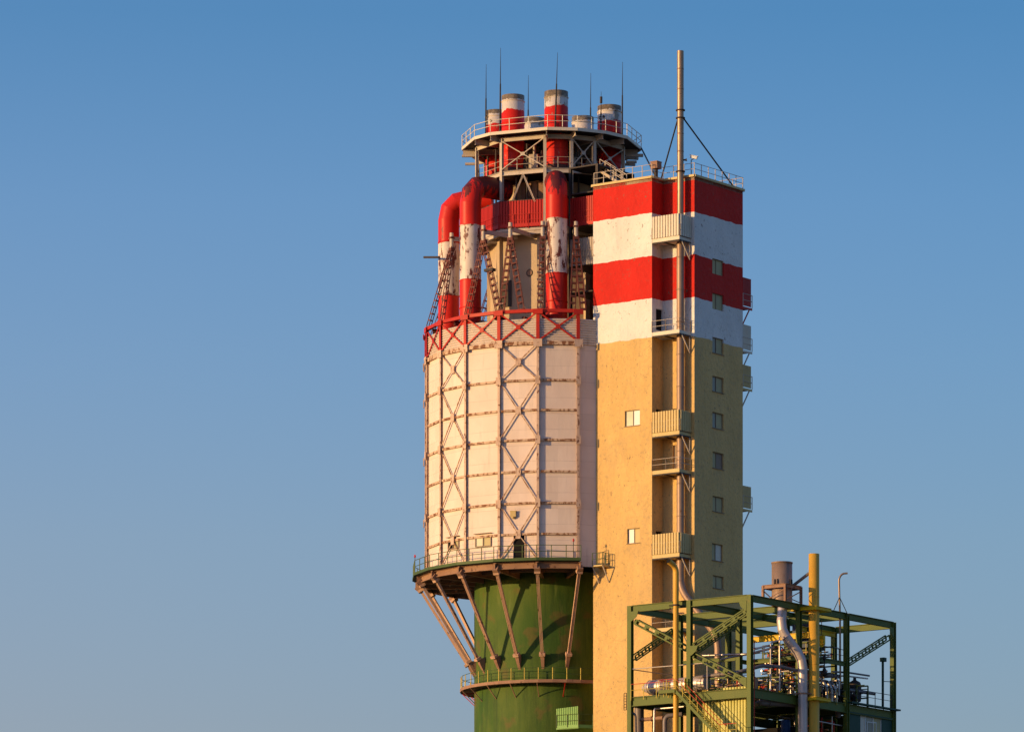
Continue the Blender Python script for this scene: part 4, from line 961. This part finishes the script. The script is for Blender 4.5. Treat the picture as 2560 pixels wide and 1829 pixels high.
# stair
t = thing('outside_stair', G(4, -1.2, 44), 'green steel stair with red handrails climbing past the corrugated screen', 'stair')
sA = G(6.6, -.75, ZK); ang = V((0, 0, -1))*1.0; run = 4.6
sB = sA-A*run-V((0, 0, 4.3))
dirs = (sB-sA).normalized()
for off in (0, 1):
    o = NA*(.95*off); q = MB(); q.bar(sA+o, sB+o, .06, .26, NA.cross(dirs)); q.build('stringer', M['greensteel'], t)
    q = MB(); q.tube(sA+o+V((0, 0, 1.08)), sB+o+V((0, 0, 1.08)), .026, 6); hr = q.build('handrail', M['redrail'], t)
    q = MB(); q.tube(sA+o+V((0, 0, .55)), sB+o+V((0, 0, .55)), .022, 6); q.build('mid_rail', M['yellowrail'], hr)
    for k in range(7): c = sA.lerp(sB, k/6)+o; q = MB(); q.bar(c, c+V((0, 0, 1.05)), .045, .045, A); q.build('post', M['yellowrail'], hr)
for k in range(20): c = sA.lerp(sB, (k+.5)/20)+NA*.47; q = MB(); q.box(c, (.15, .44, .02), (A, NA, V((0, 0, 1)))); q.build('tread', M['olivesheet'], t)
q = MB(); q.prism([G(8.3, -.3), G(8.3, -1.8), G(6.6, -1.8), G(6.6, -.3)], ZK-.12, ZK); q.bar(G(8.3, -1.8, ZK+.02), G(6.6, -1.8, ZK+.02), .06, .3); q.build('landing', M['greensteel'], t)
rail2([G(8.3, -.3, ZK), G(8.3, -1.75, ZK), G(6.7, -1.75, ZK)], 1.05, 'redrail', 'darksteel', .8, t)
q = MB(); q.bar(G(6.38, -.5, ZK+.1), G(6.38, -.5, ZK+1.2), .24, .05, A); q.build('yellow_plate', M['brightyellow'], t)
q = MB(); q.prism([sB+A*.1, sB+A*.1+NA*1.3, sB-A*2+NA*1.3, sB-A*2], sB.z-.1, sB.z+.02); q.build('lower_landing', M['greensteel'], t)
rail2([sB-A*.1+NA*1.2+V((0, 0, .05)), sB-A*1.9+NA*1.2+V((0, 0, .05))], 1.05, par=t, step=.9)
# silver tank behind the rail
t = thing('silver_tank', G(9.5, 2.3, ZK+.1), 'long silver insulated tank lying behind the red rail at the frame corner', 'tank')
ta, tb = G(12.0, 2.3, ZK+1.05), G(6.0, 2.3, ZK+1.05)
q = MB(); q.path([ta, tb], .62, 28); q.build('shell', M['silver'], t)
q = MB(); q.path([ta+A*.75+V((0, 0, -.05)), ta], .25, 28, .625); q.build('cone_end', M['silver'], t)
q = MB(); q.path([ta.lerp(tb, .24), ta.lerp(tb, .42)], .632, 28, cap=False); q.build('cladding_band', M['greypipe'], t)
for k in (.1, .5, .85): q = MB(); c = ta.lerp(tb, k); q.bar(c-V((0, 0, 1.0)), c-V((0, 0, .5)), .8, .15, A); q.build('saddle', M['brownsteel'], t)
for k in (0, .24, .42, .7, .95): q = MB(); c = ta.lerp(tb, k); q.path([c-A*.03, c+A*.03], .64, 28); q.build('seam_band', M['greypipe'], t)
# mustard pipe
Ym = YA(1690)-.9
t = thing('mustard_pipe', P(1690, 1829, Ym)*1, 'weathered mustard vent pipe with a curved open top, in front of the frame', 'vent pipe')
pts = bend([P(1690, 1500, Ym)*1-V((0, 0, 58)), P(1690, 1500, Ym), P(1690.5, 1418, Ym), P(1671, 1401, Ym-.6)], .6, 6)
q = MB(); q.path(pts, .235, 24, .25, cap=False); q.build('pipe', M['yellow'], t)
e = pts[-1]; dd_ = (pts[-1]-pts[-2]).normalized(); q = MB(); q.path([e-dd_*.12, e+dd_*.004], .225, 20); q.build('dark_bore_plug', M['dark'], t)  # black plug stands in for the shaded inside of the pipe mouth
q = MB(); c = P(1690, 1512, Ym); q.path([c-V((0, 0, .06)), c+V((0, 0, .06))], .33, 20); q.bar(c-V((.6, 0, 0))+V((0, .3, 0)), c+V((.75, .3, 0)), .1, .1); q.bar(c+V((-.5, .3, -.2)), c+V((-.5, .9, -.2)), .1, .1); q.build('clamp', M['darksteel'], t)
for y_ in (1460, 1560, 1640, 1700, 1770): q = MB(); c = P(1690, y_, Ym); q.path([c-V((0, 0, .02)), c+V((0, 0, .02))], .245, 20); q.build('seam_ring', M['yellow'], t)
# big yellow stack
Ys = YB(2035)-2.2; c = P(2035, 1384, Ys)
t = thing('yellow_stack', V((c.x, c.y, 0)), 'tall thick plain yellow stack held by yellow brackets at the front of the frame', 'stack')
q = MB(); q.lathe(V((c.x, c.y, 0)), [(.465, 0), (.465, c.z), (.44, c.z), (.44, c.z-1)], 40); q.build('shell', M['yellow'], t)
for y_ in (1492, 1660): q = MB(); q.lathe(P(2035, y_, Ys), [(.465, -.02), (.475, -.02), (.475, .02), (.465, .02)], 40); q.build('seam_ring', M['yellow'], t)
def bracket(yy, la, lb, h):
    z = zat(yy, Ys-.5); k = V((c.x, c.y, z)); mb = MB(); n0 = k-B*.62-A*.62
    for p, q_ in ((n0, n0+A*la), (n0, n0+B*lb), (n0+A*la, n0+A*la+B*lb), (n0+B*lb, n0+A*la+B*lb)): mb.ibeam(p, q_, .16, h, .03)
    mb.box(k+B*(.0)+V((0, 0, -h/2-.02)), (.55, .55, .02), (A, B, V((0, 0, 1)))); mb.build('bracket', M['brightyellow'], t)
bracket(1519, 2.6, 2.4, .3); bracket(1745, 1.3, 2.3, .28)
# grey duct drum on its stand
Yg = YB(1955)+2.0; c = P(1955, 1405, Yg); zb = ZF+.28
t = thing('flue_drum', V((c.x, c.y, zb)), 'fat brown grey metal flue drum in a small brown stand on top of the structure', 'flue')
q = MB(); q.lathe(V((c.x, c.y, 0)), [(.9, zb-.25), (.9, c.z), (.84, c.z), (.84, c.z-1.2)], 40); q.build('shell', M['greyduct'], t)
q = MB(); q.lathe(V((c.x, c.y, c.z)), [(.9, -.12), (.94, -.12), (.94, 0), (.9, 0)], 40); q.build('rim', M['greyduct'], t)
zs = zat(1468, Yg)
k = V((c.x, c.y, 0)); cor = [k+A*sx*1.15+B*sy*1.25 for sx, sy in ((-1, -1), (1, -1), (1, 1), (-1, 1))]
for i in range(4):
    q = MB(); q.ibeam(cor[i]+V((0, 0, zb)), cor[i]+V((0, 0, zs+.1)), .2, .2, .03); q.build('leg', M['brownsteel'], t)
    q = MB(); q.ibeam(cor[i]+V((0, 0, zs)), cor[(i+1) % 4]+V((0, 0, zs)), .18, .32, .03); q.build('stand_beam', M['brownsteel'], t)
    q = MB(); q.bar(cor[i]+V((0, 0, zs-.3)), cor[(i+1) % 4]+V((0, 0, zb+.1)), .07, .07); q.build('brace', M['brownsteel'], t)
for a_ in (NA, -A):
    for s in (-.14, .14): q = MB(); x_ = V((a_.y, -a_.x, 0)); q.bar(k+a_*.98+x_*s+V((0, 0, zs)), k+a_*.93+x_*s+V((0, 0, zs+.65)), .1, .12); q.build('lug', M['darksteel'], t)
# connecting pipe
o = MB().tube(P(1984, 1462, Yg+.3), P(2023, 1432, Ys+.1), .14, 12).build('sloping_pipe', M['greypipe']); tag(o, 'short dark pipe sloping up from the flue drum to the yellow stack', 'pipe')
# silver jogging duct
t = thing('silver_duct', P(2007, 1829, YB(2007)-1.1), 'shiny silver insulated duct that jogs sideways and drops beside the yellow stack', 'duct')
y0 = YB(1957)+1.2; y1 = YB(2007)-1.1
pts = bend([P(1957, 1512, y0+.2), P(1952, 1574, y0-.3), P(2007, 1646, y1), P(2007, 1829, y1)-V((0, 0, 45))], .8, 2)
q = MB(); q.path(pts, .42, 32, mitre=True); q.build('jacket', M['silver'], t)
L_ = [P(1957, 1530, y0), P(1955, 1560, y0-.25)]
def rings_on(p, q_, n, rr, mat, par, nm='seam_band'):
    for k_ in range(n): c_ = p.lerp(q_, (k_+.5)/n); d_ = (q_-p).normalized(); mb = MB(); mb.path([c_-d_*.02, c_+d_*.02], rr, 28); mb.build(nm, M[mat], par)
rings_on(P(1960, 1585, y0-.3), P(1999, 1636, y1), 5, .432, 'silver', t); rings_on(P(2007, 1655, y1), P(2007, 1829, y1), 7, .432, 'silver', t)
q = MB(); c = P(2007, 1733, y1); q.path([c-V((0, 0, .06)), c+V((0, 0, .06))], .5, 24); q.bar(c-V((.8, 0, 0)), c+V((.75, 0, 0)), .15, .12); q.build('clamp', M['brownsteel'], t)
# curved small vent pipe with stays
Yv = YB(2100)
t = thing('gooseneck_pipe', P(2100, 1540, Yv), 'thin silver gooseneck vent pipe with two stays on the top beam', 'vent pipe')
q = MB(); q.path(bend([P(2101, 1720, Yv+.6), P(2100, 1540, Yv+.3), P(2097.5, 1445, Yv), P(2105, 1433, Yv), P(2119, 1432, Yv)], .5, 5), .085, 12); q.build('pipe', M['stackmetal'], t)
for x_, y_ in ((2081, 1532), (2121, 1539)): q = MB(); q.tube(P(2099, 1492, Yv), P(x_, y_, Yv), .035, 6); q.build('stay', M['black'], t)
# yellow hoist beams and hook
t = thing('hoist', G(3, 11, 57.5), 'bright yellow hoist beam with a hanging hook block inside the frame', 'hoist')
q = MB(); q.ibeam(G(6.2, 9.6, 58.1), G(-.2, 9.6, 58.1), .26, .5, .04); q.build('runway_beam', M['brightyellow'], t)
q = MB(); q.ibeam(G(1.0, 9.5, 58.7), G(1.0, 15, 58.7), .3, .42, .04); q.build('runway_beam', M['brightyellow'], t)
Yh = YB(2054)-.2; c = P(2054, 1606, Yh)
q = MB(); q.box(c+V((0, 0, .25)), (.3, .14, .4), (A, B, V((0, 0, 1)))); q.path([c-V((0, .1, .12)), c+V((0, .1, -.12))], .26, 16); q.build('pulley_block', M['brightyellow'], t)
q = MB(); q.tube(c+V((.3, 0, .2)), P(2061, 1632, Yh), .025, 6); q.tube(c+V((-.0, 0, 2)), c, .03, 6); q.build('chain', M['black'], t)
q = MB(); q.lathe(P(2061, 1646, Yh), [(.02, .45), (.1, .3), (.16, .1), (.12, -.1), (.05, -.2), (.05, -.7), (.16, -.9), (.18, -1.1), (.38, -1.35), (.1, -1.5)], 14); q.build('hook_block', M['black'], t)
# blue sheet box and blue vessel
t = MB().box(P(2010, 1592, YB(2010)+3), (.9, .5, 1.0), (A, B, V((0, 0, 1)))).box(P(2010, 1592, YB(2010)+3)+V((0, 0, 1.04)), (.95, .55, .04), (A, B, V((0, 0, 1)))).build('blue_cabinet', M['blue'])
tag(t, 'dark blue cabinet hanging between the silver duct and the yellow stack', 'cabinet')
c = P(1964, 1800, YB(1964)+2)
t = MB().lathe(V((c.x, c.y, c.z)), [(.0, .08), (.35, .05), (.42, -.1), (.42, -3), (0, -3)], 24).lathe(V((c.x, c.y, c.z-.8)), [(.42, -.04), (.46, 0), (.42, .04)], 24).build('blue_vessel', M['blue'])
tag(t, 'dark blue upright vessel in the gloom left of the silver duct', 'vessel')
# long grey pipes
def lone(name, pts, r, mat, label, n=16, rad=.4, flanges=()):
    pp = bend(pts, rad, 5); mb = MB(); mb.path(pp, r, n)
    for k in flanges:
        a_, b_ = pts[k[0]], pts[k[0]+1]; c_ = a_.lerp(b_, k[1]); d_ = (b_-a_).normalized(); mb.path([c_-d_*.05, c_+d_*.05], r*1.35, n)
    o = mb.build(name, M[mat]); tag(o, label, 'pipe'); return o
lone('grey_pipe', [P(1690, 1700, YA(1690)+3), P(1850, 1678, YB(1880)+1.5), P(1905, 1663, YB(1905)+1.3), P(1955, 1666, YB(1955)+1), P(2002, 1678, YB(2002)-.6)], .16, 'greypipe', 'grey pipe bending across the near column at deck height into the silver duct', flanges=((2, .5),))
lone('grey_pipe', [P(1890, 1760, YB(1890)+3), P(1900, 1755, YB(1900)+1), P(2000, 1760, YB(2000)+.8), P(2094, 1770, YB(2094)+.8), P(2096, 1790, YB(2096)+1.2)], .25, 'greypipe', 'thick grey pipe running level in the shade just under the deck beam', flanges=((1, .2), (2, .5)))
lone('grey_pipe', [P(2042, 1683, YB(2045)+1.2), P(2098, 1690, YB(2098)+1.2)], .18, 'greypipe', 'thick dark pipe stub behind the yellow stack, level with the hook block', flanges=((0, .7),))
lone('grey_pipe', [P(2080, 1678, YB(2080)+.6), P(2120, 1680, YB(2120)+.6), P(2173, 1688, YB(2173)+.6)], .085, 'greypipe', 'upper of the two thin grey pipes ending in mid air right of the dark column')
lone('grey_pipe', [P(2091, 1740, YB(2090)+.9), P(2092, 1690, YB(2092)+.9), P(2110, 1688, YB(2110)+.9), P(2169, 1695, YB(2169)+.9)], .07, 'wrap', 'lower of the two thin grey pipes ending in mid air right of the dark column')
lone('grey_pipe', [P(2110, 1722, YB(2110)+1.3), P(2186, 1733, YB(2186)+1.3)], .15, 'greypipe', 'thick grey pipe lying along the roof edge behind the right hand rail', flanges=((0, .4),))
t = thing('vent_post', P(2207, 1757, YB(2207)+.2), 'dark green vent post with a square cap near the right corner column', 'vent post')
q = MB(); q.tube(P(2207, 1765, YB(2207)+.2), P(2207, 1650, YB(2207)+.2), .11, 12); q.bar(P(2207, 1702, YB(2207)+.2), P(2228, 1703, YB(2228)), .06, .06); q.build('post', M['greendark'], t)
q = MB(); q.box(P(2208, 1648, YB(2207)+.2), (.22, .22, .18), (A, B, V((0, 0, 1)))); q.build('cap', M['greendark'], t)
for i, (x_, y_) in enumerate(((2060, 1702), (2072, 1704), (2083, 1708))):
    Yc = YB(x_)+.9
    lone('bellows_pipe', [P(x_-10, y_-2, Yc+1), P(x_-2, y_, Yc), P(x_+7, y_+18, Yc), P(x_+7, y_+56, Yc)], .15, 'wrap', ('leftmost', 'middle', 'rightmost')[i]+' of three pale curved pipes dropping behind the yellow stack', flanges=((2, .5),), rad=.6)
lone('white_pipe', [P(2048, 1802, YB(2048)+.5), P(2105, 1813, YB(2105)+.5)], .05, 'wrap', 'thin white pipe slanting down between the yellow stack and the dark column')
lone('white_pipe', [P(2080, 1790, YB(2080)+.6), P(2080, 1850, YB(2080)+.6)], .045, 'wrap', 'thin upright white pipe crossing the slanting white one')
lone('red_pipe', [P(1885.5, 1600, YB(1886)-.3), P(1885.5, 1900, YB(1886)-.3)], .045, 'redrail', 'thin red upright pipe against the shaded side of the near corner column')
lone('foil_pipe', [P(1635, 1850, YA(1635)-.3), P(1636, 1771, YA(1635)-.3), P(1650, 1770, YA(1650)+.5), P(1710, 1765, YA(1710)+.5)], .085, 'wrap', 'white foil wrapped pipe bending under the front deck beam', rad=.15)
lone('brown_pipe', [P(1601, 1798, YA(1601)+1.2), P(1658, 1793, YA(1658)+1.2)], .17, 'brownsteel', 'level brown pipe under the deck near the left column', flanges=((0, .5),))
lone('grey_pipe', [P(1662, 1850, YA(1662)+.4), P(1662, 1789, YA(1662)+.4), P(1705, 1784, YA(1705)+1.2)], .2, 'greypipe', 'grey elbow pipe under the deck, left of the mustard pipe', rad=.5)
lone('grey_pipe', [P(1579, 1779, YA(1580)+.3), P(1589, 1786, YA(1590)+.3), P(1590, 1850, YA(1590)+.3)], .1, 'greypipe', 'thin grey elbow pipe hugging the left corner column', rad=.2)
lone('grey_column_pipe', [P(1598, 1769, YA(1598)+2.5), P(1598, 1900, YA(1598)+2.5)], .42, 'greypipe', 'thick grey upright pipe in the shade under the left end of the deck')
lone('rail_pipe', [P(1580, 1671.5, YA(1580)), P(1683, 1663, YA(1683)+.1), P(1765, 1656, YA(1765)+.2), P(1768, 1660, YA(1768)+.2), P(1768, 1722, YA(1768)+.3)], .045, 'palesteel', 'thin pale pipe strung across the front bay and turning down before the lattice brace', rad=.1)
lone('rail_pipe', [P(1582, 1673, YA(1580)+.2), P(1684, 1687, YA(1683)+3)], .04, 'darkrail', 'thin dark pipe slanting back from the left corner column')
t = thing('hanging_ladder', P(1563, 1752, YA(1563)), 'small dark cage ladder hooked on the outside of the left corner column', 'ladder')
q = MB()
for x_ in (1560, 1566): q.tube(P(x_, 1732, YA(1570)), P(x_, 1773, YA(1570)), .035, 6)
q.build('rail', M['darksteel'], t)
for y_ in range(1732, 1775, 7): q = MB(); q.bar(P(1560, y_, YA(1570)), P(1567, y_-1, YA(1570)), .04, .04); q.build('rung', M['darksteel'], t)
# pipe racks: dense small pipework on the decks
def skid(label, la0, la1, lb0, lb1, z0, z1, seed, npipe):
    rnd = random.Random(seed); t = thing('pipe_rack', G((la0+la1)/2, (lb0+lb1)/2, z0), label, 'pipework')
    mats = ['wrap', 'darksteel', 'greypipe', 'redrail', 'lattice', 'darksteel', 'brownsteel', 'yellowrail', 'greypipe', 'stackmetal', 'wrap']
    for i in range(npipe):
        la = rnd.uniform(la0, la1); lb = rnd.uniform(lb0, lb1); r = rnd.choice([.035, .045, .06, .06, .09]); k = rnd.random(); mt = rnd.choice(mats)
        if k < .5:
            zt1 = rnd.uniform(z0+1.2, z1); pts = [G(la, lb, z0), G(la, lb, zt1), G(la+rnd.uniform(-1.6, 1.6), lb+rnd.choice([0, rnd.uniform(-1.5, 1.5)]), zt1), ]
            if rnd.random() < .5: pts.append(pts[-1]-V((0, 0, rnd.uniform(.4, 1.6))))
        elif k < .8:
            z = rnd.uniform(z0+.3, z1); pts = [G(la0, lb, z), G((la0+la1)/2, lb, z), G((la0+la1)/2+.2, lb+.6, z), G(la1, lb+.6, z)]
        else:
            z = rnd.uniform(z0+.3, z1); pts = [G(la, lb0, z), G(la, (lb0+lb1)/2, z), G(la+.5, (lb0+lb1)/2, z), G(la+.5, lb1, z)]
        mb = MB(); mb.path(bend(pts, .18, 3), r, 8); po = mb.build('pipe', M[mt], t)
        mb = MB(); a_, b_ = pts[0], pts[1]; c_ = a_.lerp(b_, rnd.uniform(.3, .8)); d_ = (b_-a_).normalized()
        mb.path([c_-d_*.14, c_-d_*.1], r*2, 8); mb.path([c_+d_*.1, c_+d_*.14], r*2, 8); mb.path([c_-d_*.1, c_+d_*.1], r*1.5, 8)
        x_ = d_.cross(V((.3, .8, .2))).normalized(); mb.tube(c_, c_+x_*.28, .02, 6); mb.path([c_+x_*.28, c_+x_*.31], .12, 10)
        mb.build('valve', M[rnd.choice(['brightyellow', 'redrail', 'darksteel', 'blue', 'palesteel'])], po)
    for la in (la0, la1):
        for lb in (lb0, (lb0+lb1)/2, lb1): mb = MB(); mb.bar(G(la, lb, z0), G(la, lb, z1), .1, .1, A); mb.build('support', M['greensteel'], t)
    for z in (z0+(z1-z0)*.45, z1):
        for lb in (lb0, lb1): mb = MB(); mb.bar(G(la0, lb, z), G(la1, lb, z), .1, .12); mb.build('cross_beam', M['greensteel'], t)
    for i in range(3):
        la = rnd.uniform(la0, la1); lb = rnd.uniform(lb0, lb1); h_ = rnd.uniform(.9, 1.8); r = rnd.uniform(.25, .45)
        mb = MB(); mb.lathe(G(la, lb, z0), [(r*.4, 0), (r*.4, .3), (r, .45), (r, h_), (r*.5, h_+.2), (r*.2, h_+.25), (r*.2, h_+.5)], 16); mb.build('vessel', M[rnd.choice(['darksteel', 'brownsteel', 'greypipe'])], t)
skid('pipework on the main deck left of the silver duct, behind the near column', .6, 5.4, 8.6, 14.6, ZK+.06, 55.9, 3, 62)
skid('pipework on the middle deck just under the yellow hoist beam', .8, 5.6, 10.4, 14.4, 56.34, 57.6, 11, 30)
skid('pipework on the deck between the dark column and the right corner', .5, 4.5, 15.8, 19.6, ZK+.06, 54.6, 5, 36)
skid('pipework in the front bay between tank and stair screen', .9, 5.6, 2.0, 6.4, ZK-.6, 54.2, 8, 30)
skid('pipework in the gloom under the deck right of the near column', -.0+.6, 3.0, 8.8, 14.6, 47.5, 51.2, 21, 34)
skid('pipework on the deck in front of the stair tower wall', 7.2, 11.6, 8.2, 13.6, ZK+.06, 54.8, 33, 30)
lone('foil_pipe', [P(1750, 1638, YA(1750)+4), P(1870, 1634, YB(1880)+4), P(1935, 1618, YB(1935)+3)], .1, 'wrap', 'knobbly foil wrapped pipe crossing high behind the near column', flanges=((0, .2), (0, .6)))
lone('foil_pipe', [P(1800, 1648, YA(1800)+4), P(1830, 1641, YA(1830)+5), P(1900, 1630, YB(1900)+4.6)], .08, 'wrap', 'thinner foil wrapped pipe joining the one above it behind the near column')
lone('foil_pipe', [P(1949, 1725, YB(1949)+.9), P(1949, 1588, YB(1949)+.9)], .07, 'wrap', 'upright foil wrapped pipe right beside the silver duct')
lone('foil_pipe', [P(1926, 1720, YB(1926)+1.1), P(1927, 1606, YB(1926)+1.1), P(1946, 1600, YB(1940)+1.1)], .07, 'wrap', 'foil wrapped pipe rising and turning towards the silver duct', rad=.15)
lone('foil_pipe', [P(1885, 1622, YB(1885)+1.5), P(1925, 1612, YB(1925)+1.5)], .09, 'wrap', 'short sloping foil wrapped pipe right of the near column')
